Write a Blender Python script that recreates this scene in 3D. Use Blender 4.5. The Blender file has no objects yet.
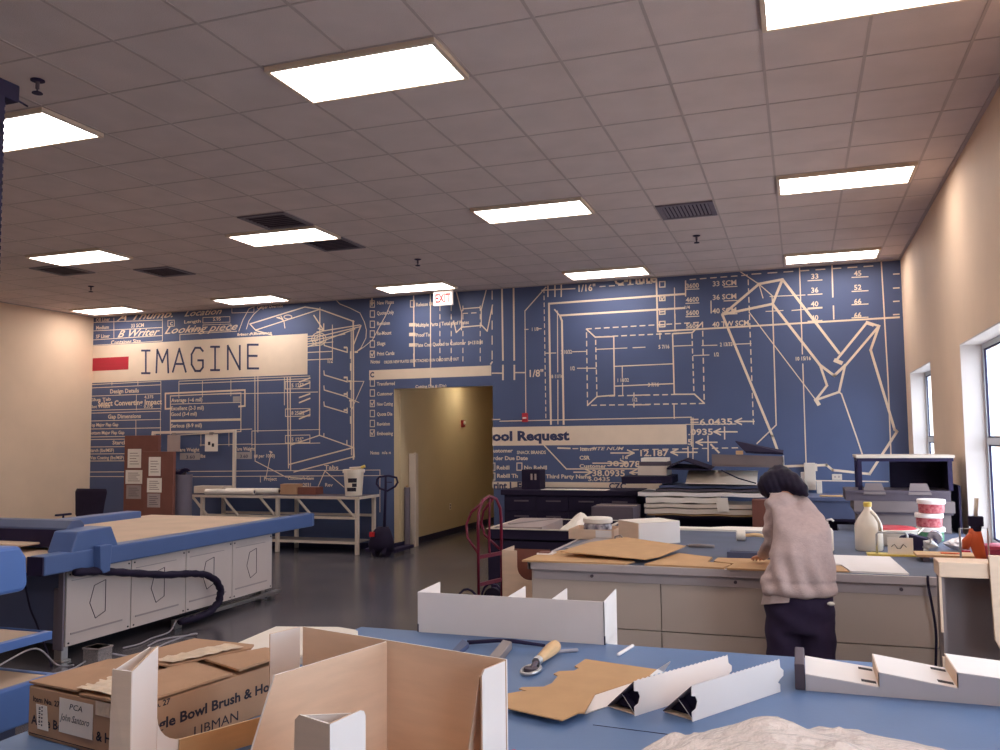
import bpy, bmesh, math, random
from mathutils import Vector as V, Matrix
random.seed(4)
S = bpy.context.scene
COL = S.collection
PI = math.pi
T = 0.6096            # ceiling module (2 ft)
CEIL = 4.20
YB = 8.29             # back wall
XR = 4.57             # window wall
XL = -9.51
# ------------------------------------------------------------------ camera / survey
FPX, YAW, PIT, ROL = 858.384, -0.335279, 0.073872, -0.010943
CAM = V((3.1905, -4.5528, 1.80))
cy, sy, cp, sp, cr, sr = math.cos(YAW), math.sin(YAW), math.cos(PIT), math.sin(PIT), math.cos(ROL), math.sin(ROL)
FW = V((sy*cp, cy*cp, sp)); R0 = V((cy, -sy, 0)); U0 = R0.cross(FW)
RT = R0*cr + U0*sr; UP = -R0*sr + U0*cr
def _ray(px, py): return FW*FPX + RT*(px-500) + UP*(375-py)
def at_y(px, py, y):
    d = _ray(px, py); return CAM + d*((y-CAM.y)/d.y)
def at_x(px, py, x):
    d = _ray(px, py); return CAM + d*((x-CAM.x)/d.x)
def at_z(px, py, z):
    d = _ray(px, py); return CAM + d*((z-CAM.z)/d.z)
cd = bpy.data.cameras.new('camera'); cam = bpy.data.objects.new('camera', cd); COL.objects.link(cam)
cam.matrix_world = Matrix(((RT.x, UP.x, -FW.x, CAM.x), (RT.y, UP.y, -FW.y, CAM.y), (RT.z, UP.z, -FW.z, CAM.z), (0, 0, 0, 1)))
cd.sensor_width = 36; cd.lens = FPX/1000*36; cd.clip_start = 0.05; cd.clip_end = 500
S.camera = cam
# ------------------------------------------------------------------ materials
def lin(c):
    c /= 255
    return c/12.92 if c <= .04045 else ((c+.055)/1.055)**2.4
def rgb(r, g, b): return (lin(r), lin(g), lin(b), 1)
def mat(name, c, rough=.6, metal=0, var=.0, scale=6, bump=0, bscale=60, c2=None, stretch=None, spec=.4, alpha=None, trans=0):
    m = bpy.data.materials.new(name); m.use_nodes = True
    nt = m.node_tree; b = nt.nodes['Principled BSDF']
    b.inputs['Base Color'].default_value = rgb(*c)
    b.inputs['Roughness'].default_value = rough
    b.inputs['Metallic'].default_value = metal
    b.inputs['Specular IOR Level'].default_value = .2 if name in ('navy_black_plastic', 'purple_black') else spec
    if trans: b.inputs['Transmission Weight'].default_value = trans
    if alpha is not None: b.inputs['Alpha'].default_value = alpha
    if var or c2 or bump:
        tc = nt.nodes.new('ShaderNodeTexCoord'); mp = nt.nodes.new('ShaderNodeMapping')
        nt.links.new(tc.outputs['Object'], mp.inputs['Vector'])
        if stretch: mp.inputs['Scale'].default_value = stretch
    if var or c2:
        n = nt.nodes.new('ShaderNodeTexNoise'); n.inputs['Scale'].default_value = scale; n.inputs['Detail'].default_value = 5
        nt.links.new(mp.outputs[0], n.inputs['Vector'])
        mx = nt.nodes.new('ShaderNodeMix'); mx.data_type = 'RGBA'
        a = rgb(*c)
        if c2: bb = rgb(*c2); aa = a
        else:
            aa = tuple(x*(1-var) for x in a[:3])+(1,); bb = tuple(min(1, x*(1+var)) for x in a[:3])+(1,)
        mx.inputs[6].default_value = aa; mx.inputs[7].default_value = bb
        cr_ = nt.nodes.new('ShaderNodeMapRange'); cr_.inputs[1].default_value = .3; cr_.inputs[2].default_value = .7
        nt.links.new(n.outputs['Fac'], cr_.inputs[0]); nt.links.new(cr_.outputs[0], mx.inputs[0])
        nt.links.new(mx.outputs[2], b.inputs['Base Color'])
    if bump:
        n2 = nt.nodes.new('ShaderNodeTexNoise'); n2.inputs['Scale'].default_value = bscale; n2.inputs['Detail'].default_value = 3
        nt.links.new(mp.outputs[0], n2.inputs['Vector'])
        bp = nt.nodes.new('ShaderNodeBump'); bp.inputs['Strength'].default_value = bump; bp.inputs['Distance'].default_value = .01
        nt.links.new(n2.outputs['Fac'], bp.inputs['Height']); nt.links.new(bp.outputs[0], b.inputs['Normal'])
    return m
def emit(name, c, s):
    m = bpy.data.materials.new(name); m.use_nodes = True; nt = m.node_tree
    b = nt.nodes['Principled BSDF']; b.inputs['Base Color'].default_value = (.8, .8, .8, 1)
    b.inputs['Emission Color'].default_value = c; b.inputs['Emission Strength'].default_value = s
    return m
M = dict(
 wall=mat('cream_wall_paint', (236, 206, 178), .7, var=.03, scale=2, bump=.05),
 blue_wall=mat('mural_blue_print', (80, 92, 128), .55, var=.05, scale=1.2),
 print=mat('mural_cream_print', (232, 210, 188), .55, var=.03),
 print_grey=mat('mural_grey_print', (170, 160, 160), .55, var=.03),
 print_red=mat('mural_red_print', (178, 40, 58), .5, var=.03),
 print_dark=mat('mural_navy_print', (60, 62, 96), .55, var=.03),
 tile=mat('ceiling_tile', (216, 200, 196), .9, var=.05, scale=3, bump=.25, bscale=140),
 tee=mat('ceiling_tee', (188, 172, 168), .6, var=.03),
 troffer=mat('light_frame', (225, 205, 185), .5, var=.02),
 diffuser=emit('light_diffuser', (1.0, .925, .875, 1), 9.0),
 floor=mat('polished_concrete', (68, 66, 78), .22, scale=1.1, c2=(104, 98, 100), bump=.02, bscale=3, spec=.6),
 base=mat('navy_baseboard', (40, 38, 70), .5, var=.05),
 corridor=mat('corridor_paint', (212, 192, 160), .6, var=.03, scale=2),
 dark=mat('navy_black_plastic', (44, 36, 66), .6, var=.1, scale=8),
 black=mat('purple_black', (38, 30, 52), .7, var=.1, scale=8),
 grille=mat('grey_grille', (118, 108, 120), .5, var=.05),
 steel=mat('brushed_steel', (190, 186, 186), .3, .9, var=.06, scale=20),
 bluepaint=mat('blue_machine_paint', (84, 106, 156), .38, var=.04, scale=4),
 bluelight=mat('bright_blue_paint', (90, 124, 192), .38, var=.04, scale=4),
 bluegrey=mat('slate_blue_paint', (84, 92, 124), .45, var=.04),
 panel=mat('pale_grey_panel', (208, 194, 190), .45, var=.03, scale=3),
 panelline=mat('grey_press_line', (168, 156, 156), .5, var=.03),
 felt=mat('beige_cutting_felt', (212, 184, 160), .9, var=.06, scale=3, bump=.2, bscale=200),
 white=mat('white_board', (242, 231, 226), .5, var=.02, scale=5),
 kraft=mat('kraft_board', (201, 158, 114), .8, var=.05, scale=9, bump=.05, stretch=(1, 1, 6)),
 kraftpink=mat('kraft_inner_board', (226, 194, 168), .8, var=.04, scale=7, bump=.05, stretch=(1, 1, 6)),
 carton=mat('brown_carton', (184, 144, 114), .8, var=.05, scale=8, bump=.05),
 tape=mat('packing_tape', (222, 196, 168), .3, var=.1, scale=30, bump=.4, bscale=60),
 ink=mat('black_ink', (38, 30, 44), .6, var=.05),
 shade=mat('shaded_board_side', (206, 198, 200), .6, var=.02),  # white board greyed: shade on the display sides put into the colour
 paper=mat('white_paper', (238, 226, 214), .7, var=.03),
 greypaper=mat('grey_paper', (170, 152, 148), .7, var=.05),
 mattable=mat('blue_table_mat', (98, 124, 166), .45, var=.06, scale=2.5, bump=.03),
 slate=mat('slate_cutting_mat', (88, 94, 114), .5, var=.12, scale=4),
 bench=mat('bench_grey_laminate', (196, 178, 166), .5, var=.04, scale=2),
 benchtrim=mat('bench_edge_trim', (186, 172, 172), .45, var=.04),
 brown=mat('brown_panel_board', (124, 76, 66), .7, var=.08, scale=6),
 metalgrey=mat('grey_painted_metal', (150, 138, 136), .5, .1, var=.06),
 creampaint=mat('cream_painted_metal', (218, 202, 188), .45, var=.03),
 red=mat('red_tube_paint', (112, 20, 48), .35, var=.06),
 redlid=mat('red_plastic', (190, 54, 66), .4, var=.05),
 pink=mat('pink_plastic', (186, 72, 102), .4, var=.06),
 greenp=mat('green_label', (60, 120, 84), .45, scale=60, c2=(98, 150, 112)),
 redlabel=mat('red_mottled_label', (168, 44, 62), .45, scale=45, c2=(214, 130, 130)),
 orange=mat('orange_plastic', (226, 98, 52), .4, var=.06),
 jug=mat('milky_jug_plastic', (236, 222, 206), .35, var=.03),
 yellow=mat('yellow_plastic', (228, 196, 96), .4, var=.04),
 wood=mat('pale_wood_handle', (222, 180, 132), .5, var=.12, scale=12, stretch=(1, 1, 8)),
 sweater=mat('mauve_grey_knit', (192, 168, 164), .95, var=.06, scale=40, bump=.35, bscale=160),
 hem=mat('pale_grey_shirt', (176, 154, 150), .9, var=.06, scale=20, bump=.2),
 trouser=mat('black_trouser_cloth', (52, 38, 64), .9, var=.1, scale=20),
 skin=mat('skin', (198, 140, 114), .5, var=.04),
 hair=mat('black_hair', (30, 22, 40), .6, scale=30, c2=(40, 31, 50), spec=.2, stretch=(1, 1, .2)),
 shoe=mat('dark_shoe', (34, 28, 42), .5, var=.1),
 wrap=mat('crinkled_clear_wrap', (240, 226, 220), .22, var=.05, scale=14, bump=1, bscale=34, spec=.8),
 glue=mat('clear_jar', (206, 200, 206), .15, var=.1, scale=18, c2=(60, 56, 78)),
 cable=mat('grey_cable', (168, 162, 172), .5, var=.04),
 greybox=mat('grey_brown_board', (126, 111, 110), .7, var=.05, scale=4),
 darkgrey=mat('dark_grey_board', (92, 80, 90), .7, var=.08, scale=6),
 glassframe=mat('silver_window_frame', (196, 196, 200), .35, .5, var=.03),
 exitred=mat('exit_red', (190, 34, 40), .5, var=.02),
 signwhite=mat('sign_white', (244, 232, 222), .4, var=.01),
 winwhite=mat('window_reveal_paint', (206, 194, 190), .6, var=.02),
 gravel=mat('outdoor_concrete', (205, 203, 200), .9, var=.08, scale=.6),
)
g = bpy.data.materials.new('window_glass'); g.use_nodes = True; nt = g.node_tree
nt.nodes.remove(nt.nodes['Principled BSDF'])
tr = nt.nodes.new('ShaderNodeBsdfTransparent'); tr.inputs[0].default_value = (.93, .96, .98, 1)
gl = nt.nodes.new('ShaderNodeBsdfGlossy'); gl.inputs['Roughness'].default_value = .03
mxs = nt.nodes.new('ShaderNodeMixShader'); mxs.inputs[0].default_value = .06
nt.links.new(tr.outputs[0], mxs.inputs[1]); nt.links.new(gl.outputs[0], mxs.inputs[2]); nt.links.new(mxs.outputs[0], nt.nodes['Material Output'].inputs[0])
M['glass'] = g
# ------------------------------------------------------------------ mesh builder
class MB:
    def __init__(s, o=(0, 0, 0), X=None):
        s.v = []; s.f = []; s.m = []; s.o = V(o); s.X = X
    def add(s, vs, fs, mi=0):
        n = len(s.v)
        for p in vs:
            p = V(p)
            if s.X is not None: p = s.X @ p
            s.v.append(p - s.o)
        for f in fs: s.f.append([i+n for i in f]); s.m.append(mi)
        return s
    def box(s, x0, y0, z0, x1, y1, z1, mi=0):
        x0, x1 = min(x0, x1), max(x0, x1); y0, y1 = min(y0, y1), max(y0, y1); z0, z1 = min(z0, z1), max(z0, z1)
        return s.add([(x0, y0, z0), (x1, y0, z0), (x1, y1, z0), (x0, y1, z0), (x0, y0, z1), (x1, y0, z1), (x1, y1, z1), (x0, y1, z1)],
                     [(0, 3, 2, 1), (4, 5, 6, 7), (0, 1, 5, 4), (1, 2, 6, 5), (2, 3, 7, 6), (3, 0, 4, 7)], mi)
    def panel(s, pts, t, mf=0, mb=None, me=None):
        """flat polygon given in order; its back lies t behind along -normal"""
        pts = [V(p) for p in pts]; n = V((0, 0, 0))
        for i in range(len(pts)):
            a, b = pts[i], pts[(i+1) % len(pts)]; n += a.cross(b)
        n.normalize(); k = len(pts); mb = mf if mb is None else mb; me = mb if me is None else me
        vs = pts + [p - n*t for p in pts]
        s.add(vs, [list(range(k))], mf)
        base = len(s.v) - 2*k
        s.f.append([base+i for i in range(2*k-1, k-1, -1)]); s.m.append(mb)
        for i in range(k):
            j = (i+1) % k; s.f.append([base+i, base+k+i, base+k+j, base+j]); s.m.append(me)
        return s
    def slab(s, pts, z0, z1, mi=0):     # plan polygon (counter-clockwise) extruded up
        return s.panel([(p[0], p[1], z1) for p in pts], z1-z0, mi)
    def tube(s, pts, r, n=10, mi=0, closed=False, flat=None):
        pts = [V(p) for p in pts]; k = len(pts); rings = []
        rr = r if isinstance(r, (list, tuple)) else [r]*k
        up = None
        for i, p in enumerate(pts):
            a = pts[(i-1) % k] if (closed or i > 0) else p; b = pts[(i+1) % k] if (closed or i < k-1) else p
            d = (b-a).normalized()
            if up is None:
                up = V((0, 0, 1)) if abs(d.z) < .9 else V((1, 0, 0))
            e = d.cross(up).normalized(); up = e.cross(d).normalized()
            rings.append([p + (e*math.cos(2*PI*j/n)*(flat or 1) + up*math.sin(2*PI*j/n))*rr[i] for j in range(n)])
        vs = [q for rg in rings for q in rg]; fs = []
        for i in range(k if closed else k-1):
            i2 = (i+1) % k
            for j in range(n):
                j2 = (j+1) % n; fs.append((i*n+j, i*n+j2, i2*n+j2, i2*n+j))
        if not closed: fs += [list(range(n-1, -1, -1)), [(k-1)*n+j for j in range(n)]]
        return s.add(vs, fs, mi)
    def cyl(s, p0, p1, r0, r1=None, n=20, mi=0):
        return s.tube([p0, p1], [r0, r0 if r1 is None else r1], n, mi)
    def lathe(s, prof, c, n=28, mi=0, sx=1, sy_=1, caps=True):
        vs = []; fs = []; k = len(prof)
        for (r, z) in prof:
            for j in range(n): vs.append((c[0]+r*math.cos(2*PI*j/n)*sx, c[1]+r*math.sin(2*PI*j/n)*sy_, c[2]+z))
        for i in range(k-1):
            for j in range(n):
                j2 = (j+1) % n; fs.append((i*n+j, i*n+j2, (i+1)*n+j2, (i+1)*n+j))
        if caps: fs += [list(range(n-1, -1, -1)), [(k-1)*n+j for j in range(n)]]
        return s.add(vs, fs, mi)
    def loft(s, rings, n=20, mi=0):
        """rings: (centre, half axis a vector, half axis b vector)"""
        vs = []; fs = []; k = len(rings)
        for c, a, b in rings:
            c, a, b = V(c), V(a), V(b)
            for j in range(n): vs.append(c + a*math.cos(2*PI*j/n) + b*math.sin(2*PI*j/n))
        for i in range(k-1):
            for j in range(n):
                j2 = (j+1) % n; fs.append((i*n+j, i*n+j2, (i+1)*n+j2, (i+1)*n+j))
        fs += [list(range(n-1, -1, -1)), [(k-1)*n+j for j in range(n)]]
        return s.add(vs, fs, mi)
    def ball(s, c, rx, ry, rz, n=16, mi=0, R=None):
        vs = []; fs = []; k = n//2
        for i in range(k+1):
            t = PI*i/k
            for j in range(n):
                p = V((rx*math.sin(t)*math.cos(2*PI*j/n), ry*math.sin(t)*math.sin(2*PI*j/n), rz*math.cos(t)))
                if R is not None: p = R @ p
                vs.append(V(c)+p)
        for i in range(k):
            for j in range(n):
                j2 = (j+1) % n; fs.append((i*n+j, (i+1)*n+j, (i+1)*n+j2, i*n+j2))
        return s.add(vs, fs, mi)
    def mesh(s, name):
        me = bpy.data.meshes.new(name); me.from_pydata([tuple(p) for p in s.v], [], s.f)
        for p, i in zip(me.polygons, s.m): p.material_index = i
        bm = bmesh.new(); bm.from_mesh(me)
        bmesh.ops.remove_doubles(bm, verts=bm.verts, dist=1e-6)
        bmesh.ops.recalc_face_normals(bm, faces=bm.faces)
        bm.to_mesh(me); bm.free(); return me
    def build(s, name, mats, parent=None, loc=None, bevel=0, smooth=False, recalc=True):
        me = s.mesh(name)
        for m in (mats if isinstance(mats, (list, tuple)) else [mats]): me.materials.append(M[m] if isinstance(m, str) else m)
        o = bpy.data.objects.new(name, me); COL.objects.link(o)
        if parent is not None: o.parent = parent
        elif loc is None: o.location = s.o
        if loc is not None: o.location = loc
        if bevel:
            b = o.modifiers.new('bevel', 'BEVEL'); b.width = bevel; b.segments = 2; b.limit_method = 'ANGLE'; b.angle_limit = .6
        if smooth:
            for p in me.polygons: p.use_smooth = True
            if smooth != 'all':
                e = o.modifiers.new('split', 'EDGE_SPLIT'); e.split_angle = .7
        return o
def tag(o, label, cat, group=None, kind=None):
    o['label'] = label; o['category'] = cat
    if group: o['group'] = group
    if kind: o['kind'] = kind
    return o
def thing(name, label, cat, loc, rz=0, group=None):
    o = bpy.data.objects.new(name, None); o.empty_display_size = .05; COL.objects.link(o)
    o.location = loc; o.rotation_euler = (0, 0, rz)
    return tag(o, label, cat, group)
def struct(o, label=None):
    o['kind'] = 'structure'
    if label: o['label'] = label
    return o
def copy_tree(o, parent=None):
    c = o.copy(); COL.objects.link(c); c.parent = parent
    for ch in o.children: copy_tree(ch, c)
    return c
def arc(c, r, a0, a1, n, ax=0, ay=1):
    out = []
    for i in range(n+1):
        a = a0+(a1-a0)*i/n; p = [c[0], c[1], c[2]]; p[ax] += r*math.cos(a); p[ay] += r*math.sin(a); out.append(tuple(p))
    return out
# ------------------------------------------------------------------ lettering
def text_geo(jobs):
    """jobs: (string, size, bold, shear) -> list of (verts2d, faces, width)"""
    obs = []
    for (s, size, bold, shear) in jobs:
        c = bpy.data.curves.new('t', 'FONT'); c.body = s; c.size = size; c.offset = bold*size; c.shear = shear; c.resolution_u = 2
        o = bpy.data.objects.new('t', c); COL.objects.link(o); obs.append(o)
    dg = bpy.context.evaluated_depsgraph_get(); out = []
    for o in obs:
        me = bpy.data.meshes.new_from_object(o.evaluated_get(dg))
        vs = [v.co.copy() for v in me.vertices]; fs = [list(p.vertices) for p in me.polygons]
        w = max([v.x for v in vs] or [1]); out.append((vs, fs, w)); bpy.data.meshes.remove(me)
    for o in obs:
        c = o.data; bpy.data.objects.remove(o); bpy.data.curves.remove(c)
    return out
SKY = 6.0; EXPO = 0.55
# ================================================================== ROOM SHELL
YF = -9.2; YC = 14.5; DX0, DX1, DZ = -3.15, -1.41, 2.64
m = MB(); m.box(XL-.3, YF-.3, -.2, XR+.3, YB, 0); m.box(DX0-.3, YB, -.2, DX1+.3, YC, 0)
struct(m.build('floor', 'floor'))
m = MB(); m.box(XL-.3, YF-.3, CEIL, XR+.3, YB+.2, CEIL+.12)
ceil = struct(m.build('ceiling', 'tile'))
m = MB()
for c in range(-16, 8):
    x = c*T; m.box(x-.010, YF, CEIL-.004, x+.010, YB, CEIL+.002)
for r in range(-15, 14):
    y = r*T; m.box(XL, y-.007, CEIL-.003, XR, y+.007, CEIL+.002)
m.build('ceiling_grid', 'tee', ceil)
m = MB()   # wall angle round the ceiling edge
m.box(XR-.03, YF, CEIL-.012, XR, YB, CEIL); m.box(XL, YF, CEIL-.012, XL+.03, YB, CEIL); m.box(XL, YB-.03, CEIL-.012, XR, YB, CEIL)
struct(m.build('trim_1', 'tee'))
# back wall with the wide opening
m = MB()
def wallpanel(x0, x1, z0, z1):
    m.panel([(x0, YB, z0), (x1, YB, z0), (x1, YB, z1), (x0, YB, z1)], .2, 0, 1, 1)
wallpanel(XL-.2, DX0, 0, CEIL); wallpanel(DX1, XR+.3, 0, CEIL); wallpanel(DX0, DX1, DZ, CEIL)
wall_back = struct(m.build('wall_back', ['blue_wall', 'corridor']))
m = MB(); m.box(XL-.2, YF, 0, XL, YB, CEIL); struct(m.build('wall_left', 'wall'))
m = MB(); m.box(XL-.2, YF-.2, 0, XR+.3, YF, CEIL); struct(m.build('wall_front', 'wall'))
# window wall: piers, sills, heads
WIN = [(5.93, 7.78), (2.2, 4.06), (-1.55, .30), (-5.35, -3.5)]
WZ0, WZ1, WT = .82, 2.60, .30
m = MB(); ys = [YF-.2] + [v for w in reversed(WIN) for v in w] + [YB]
for i in range(0, len(ys), 2): m.box(XR, ys[i], 0, XR+WT, ys[i+1], CEIL)
for a, b in WIN: m.box(XR, a, 0, XR+WT, b, WZ0); m.box(XR, a, WZ1, XR+WT, b, CEIL)
struct(m.build('wall_right', 'wall'))
for i, (a, b) in enumerate(WIN):
    xg = XR+.20
    m = MB(); fw = .055
    m.box(xg-.03, a, WZ0, xg+.03, a+fw, WZ1); m.box(xg-.03, b-fw, WZ0, xg+.03, b, WZ1)
    m.box(xg-.03, a+fw, WZ1-fw, xg+.03, b-fw, WZ1); m.box(xg-.03, a+fw, WZ0, xg+.03, b-fw, WZ0+fw)
    m.box(xg-.03, a+fw, 1.70, xg+.03, b-fw, 1.76); ym = (a+b)/2; m.box(xg-.03, ym-.025, WZ0+fw, xg+.03, ym+.025, 1.70); m.box(xg-.03, ym-.025, 1.76, xg+.03, ym+.025, WZ1-fw)
    w = struct(m.build('window_%d' % (i+1), 'glassframe', bevel=.004))
    m = MB(); m.box(xg-.004, a+fw, WZ0+fw, xg+.004, ym-.025, 1.70); m.box(xg-.004, ym+.025, WZ0+fw, xg+.004, b-fw, 1.70)
    m.box(xg-.004, a+fw, 1.76, xg+.004, ym-.025, WZ1-fw); m.box(xg-.004, ym+.025, 1.76, xg+.004, b-fw, WZ1-fw)
    m.build('window_pane', 'glass', w)
    m = MB()
    for z0, z1 in ((WZ0+fw, 1.70), (1.76, WZ1-fw)):
        for y0, y1 in ((a+fw, ym-.025), (ym+.025, b-fw)):
            gk = .014
            m.box(xg-.02, y0, z0, xg-.006, y0+gk, z1); m.box(xg-.02, y1-gk, z0, xg-.006, y1, z1); m.box(xg-.02, y0+gk, z0, xg-.006, y1-gk, z0+gk); m.box(xg-.02, y0+gk, z1-gk, xg-.006, y1-gk, z1)
    m.build('window_gasket', 'dark', w)
    m = MB(); m.box(XR-.001, a, WZ0, xg-.03, b, WZ0+.02); m.box(XR-.001, a, WZ1-.012, xg-.03, b, WZ1); m.box(XR-.001, a, WZ0+.02, xg-.03, a+.012, WZ1-.012); m.box(XR-.001, b-.012, WZ0+.02, xg-.03, b, WZ1-.012)
    m.build('window_reveal', 'winwhite', w)
# baseboards
m = MB(); m.box(XL, YB-.012, 0, DX0, YB, .1); struct(m.build('baseboard_back', 'base'))
m = MB(); m.box(DX1, YB-.012, 0, XR, YB, .1); struct(m.build('baseboard_right', 'base'))
m = MB(); m.box(XL, YF, 0, XL+.012, YB-.012, .1); struct(m.build('baseboard_left', 'base'))
# corridor beyond the opening
m = MB(); m.box(DX0-.15, YB+.2, 0, DX0+.02, YC, 3.2); struct(m.build('wall_corridor_left', 'corridor'))
m = MB(); m.box(DX1-.02, YB+.2, 0, DX1+.15, YC, 3.2); struct(m.build('wall_corridor_right', 'corridor'))
m = MB(); m.box(DX0-.15, YC, 0, DX1+.15, YC+.15, 3.2); struct(m.build('wall_corridor_end', 'corridor'))
m = MB(); m.box(DX0-.15, YB+.2, 3.1, DX1+.15, YC+.15, 3.25); struct(m.build('ceiling_corridor', 'tile'))
m = MB(); m.box(DX0+.02, YB+.2, 0, DX0+.032, YC, .11); m.box(DX0, YB, 0, DX0+.032, YB+.2, .11); struct(m.build('baseboard_corridor', 'base'))
m = MB(); m.box(XR+.4, -40, -.3, XR+60, 50, -.25); struct(m.build('ground', 'gravel'))
# ------------------------------------------------------------------ ceiling lights
def light_panel(c, r, label):
    x0, y0 = c*T, r*T; t = thing('ceiling_light', label, 'ceiling light', (x0+T, y0+T/2, CEIL-.03), 0, 'ceiling light panels')
    w, d = T-.014, T/2-.014; f = MB()
    f.box(-w, -d, -.004, w, -d+.028, .03); f.box(-w, d-.028, -.004, w, d, .03); f.box(-w, -d+.028, -.004, -w+.028, d-.028, .03); f.box(w-.028, -d+.028, -.004, w, d-.028, .03)
    f.build('light_frame', 'troffer', t, bevel=.003)
    f = MB(); f.box(-w+.028, -d+.028, .002, w-.028, d-.028, .012); f.build('diffuser', 'diffuser', t)
    return t
for c, r, l in [
    (0, 0, 'large lit ceiling light panel at the top centre of the picture'),
    (5, 0, 'lit ceiling light panel cut by the top edge, near the window wall'),
    (-5, 0, 'lit ceiling light panel at the left edge beside the dark tall post'),
    (5, 6, 'lit ceiling light panel in the middle row, closest to the window wall'),
    (0, 6, 'lit ceiling light panel in the middle row, left of the slatted air vent'),
    (-5, 6, 'lit ceiling light panel between two dark square ceiling grilles'),
    (-10, 6, 'lit ceiling light panel in the middle row, last towards the cream wall'),
    (5, 12, 'lit ceiling light panel next to the blue wall above the numbers 33 and 45'),
    (0, 12, 'lit ceiling light panel next to the blue wall above the 1/16 mark'),
    (-5, 12, 'lit ceiling light panel next to the blue wall beside the exit sign'),
    (-10, 12, 'lit ceiling light panel next to the blue wall above the word IMAGINE'),
    (-15, 12, 'lit ceiling light panel in the far corner by the cream wall'),
    (-15, 6, 'lit ceiling light panel in the middle row beyond the left edge'),
    (5, -6, 'lit ceiling light panel behind the camera by the window wall'),
    (0, -6, 'lit ceiling light panel behind the camera over the blue table'),
    (-5, -6, 'lit ceiling light panel behind the camera on the left'),
    (-10, 0, 'lit ceiling light panel in the near row beyond the left edge'),
    ]: light_panel(c, r, l)
t = thing('downlight', 'round warm downlight in the corridor ceiling beyond the opening', 'ceiling light', (-2.6, 10.9, 3.07))
f = MB(); f.lathe([(.11, 0), (.11, .03), (.085, .03), (.085, .006), (.11, 0)], (0, 0, 0), caps=False); f.build('light_frame', 'troffer', t)
f = MB(); f.lathe([(.084, .0), (.084, .01)], (0, 0, .004)); f.build('diffuser', emit('warm_diffuser', (1, .86, .60, 1), 110), t)
# ------------------------------------------------------------------ air vents, sprinklers, exit sign
def vent(c, r, label, slats=True):
    t = thing('air_vent', label, 'air vent', (c*T+T/2, r*T+T/2, CEIL-.012), 0, 'ceiling air vents')
    h = T/2-.014; f = MB()
    f.box(-h, -h, -.004, h, -h+.05, .01); f.box(-h, h-.05, -.004, h, h, .01); f.box(-h, -h+.05, -.004, -h+.05, h-.05, .01); f.box(h-.05, -h+.05, -.004, h, h-.05, .01)
    f.build('vent_frame', 'grille', t)
    f = MB(); f.box(-h+.05, -h+.05, .008, h-.05, h-.05, .011); f.build('vent_backing', 'black', t)
    if slats:
        f = MB(); n = 12
        for i in range(n):
            x = -h+.05+(2*h-.1)*(i+.5)/n
            f.panel([(x-.012, -h+.05, -.002), (x+.012, -h+.05, .008), (x+.012, h-.05, .008), (x-.012, h-.05, -.002)], .002)
        f.build('vent_slats', 'grille', t)
    else:
        f = MB(); n = 7
        for i in range(n):
            y = -h+.05+(2*h-.1)*(i+.5)/n
            f.box(-h+.05, y-.01, .0, h-.05, y+.006, .003)
        f.build('vent_slats', 'darkgrey', t)
vent(3, 7, 'slatted square air vent in the ceiling above a small sprinkler head')
vent(-4, 5, 'dark square ceiling grille on the near side of a lit panel', False)
vent(-4, 7, 'dark square ceiling grille on the far side of a lit panel', False)
vent(-9, 8, 'dark square ceiling grille standing alone, right of the small sprinkler', False)
vent(-11, 7, 'dark square ceiling grille just behind the leftmost middle row light', False)
for (x, y, l) in [(-2.45*T, -.56*T, 'dark sprinkler head hanging from the ceiling above the left edge light'),
                  (3.44*T, 9.5*T, 'dark sprinkler head hanging just past the slatted air vent'),
                  (-2.54*T, 9.46*T, 'small dark sprinkler head hanging in front of the light by the exit sign'),
                  (-11.48*T, 9.32*T, 'tiny dark sprinkler head in front of the far corner light')]:
    t = thing('sprinkler_head', l, 'sprinkler', (x, y, CEIL), 0, 'ceiling sprinkler heads')
    f = MB(); f.lathe([(.045, -.002), (.045, -.008), (.03, -.014)], (0, 0, 0), 18); f.build('escutcheon', 'dark', t)
    f = MB(); f.lathe([(.013, -.012), (.013, -.06), (.007, -.062), (.007, -.085)], (0, 0, 0), 12); f.build('stem', 'darkgrey', t)
    f = MB(); f.lathe([(.03, -.085), (.034, -.09), (.0335, -.093)], (0, 0, 0), 18); f.build('deflector', 'dark', t)
t = thing('exit_sign', 'white box exit sign with red letters under the ceiling before the blue wall', 'exit sign', (-2.127, 8.0, 3.93))
f = MB(); f.box(-.165, -.03, 0, .165, .03, .235); f.build('sign_body', 'signwhite', t, bevel=.008)
f = MB(); f.cyl((0, 0, .23), (0, 0, CEIL-3.93-.004), .015); f.build('sign_mount', 'signwhite', t)
(vs, fs, w), = text_geo([('EXIT', .2, .035, 0)])
f = MB(); k = .27/w
f.add([(v.x*k-.135, -.0315, .05+v.y*.97) for v in vs], fs); f.build('lettering', 'exitred', t)
# fire alarms
t = thing('fire_alarm', 'red fire alarm on the yellow corridor wall', 'fire alarm', (DX0+.019, 11.27, 2.03))
f = MB(); f.box(0, -.06, 0, .05, .06, .14); f.build('alarm_body', 'redlid', t, bevel=.006)
f = MB(); f.lathe([(.04, 0), (.03, .02)], (0, 0, 0), 16); o = f.build('alarm_horn', 'signwhite', t); o.location = (.05, 0, .09); o.rotation_euler = (0, PI/2, 0)
p = at_y(525.5, 422, YB)
t = thing('pull_station', 'small red pull station on the blue wall right of the opening', 'fire alarm', (p.x, YB, p.z))
f = MB(); f.box(-.045, -.045, 0, .045, 0, .14); f.build('station_body', 'redlid', t, bevel=.005)
f = MB(); f.box(-.03, -.06, .05, .03, -.045, .075); f.build('pull_handle', 'signwhite', t, bevel=.003)
p = at_x(450, 507, DX0+.02)
t = thing('wall_outlet', 'white outlet plate low on the corridor wall', 'outlet', (DX0+.02, p.y, p.z-.05))
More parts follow.
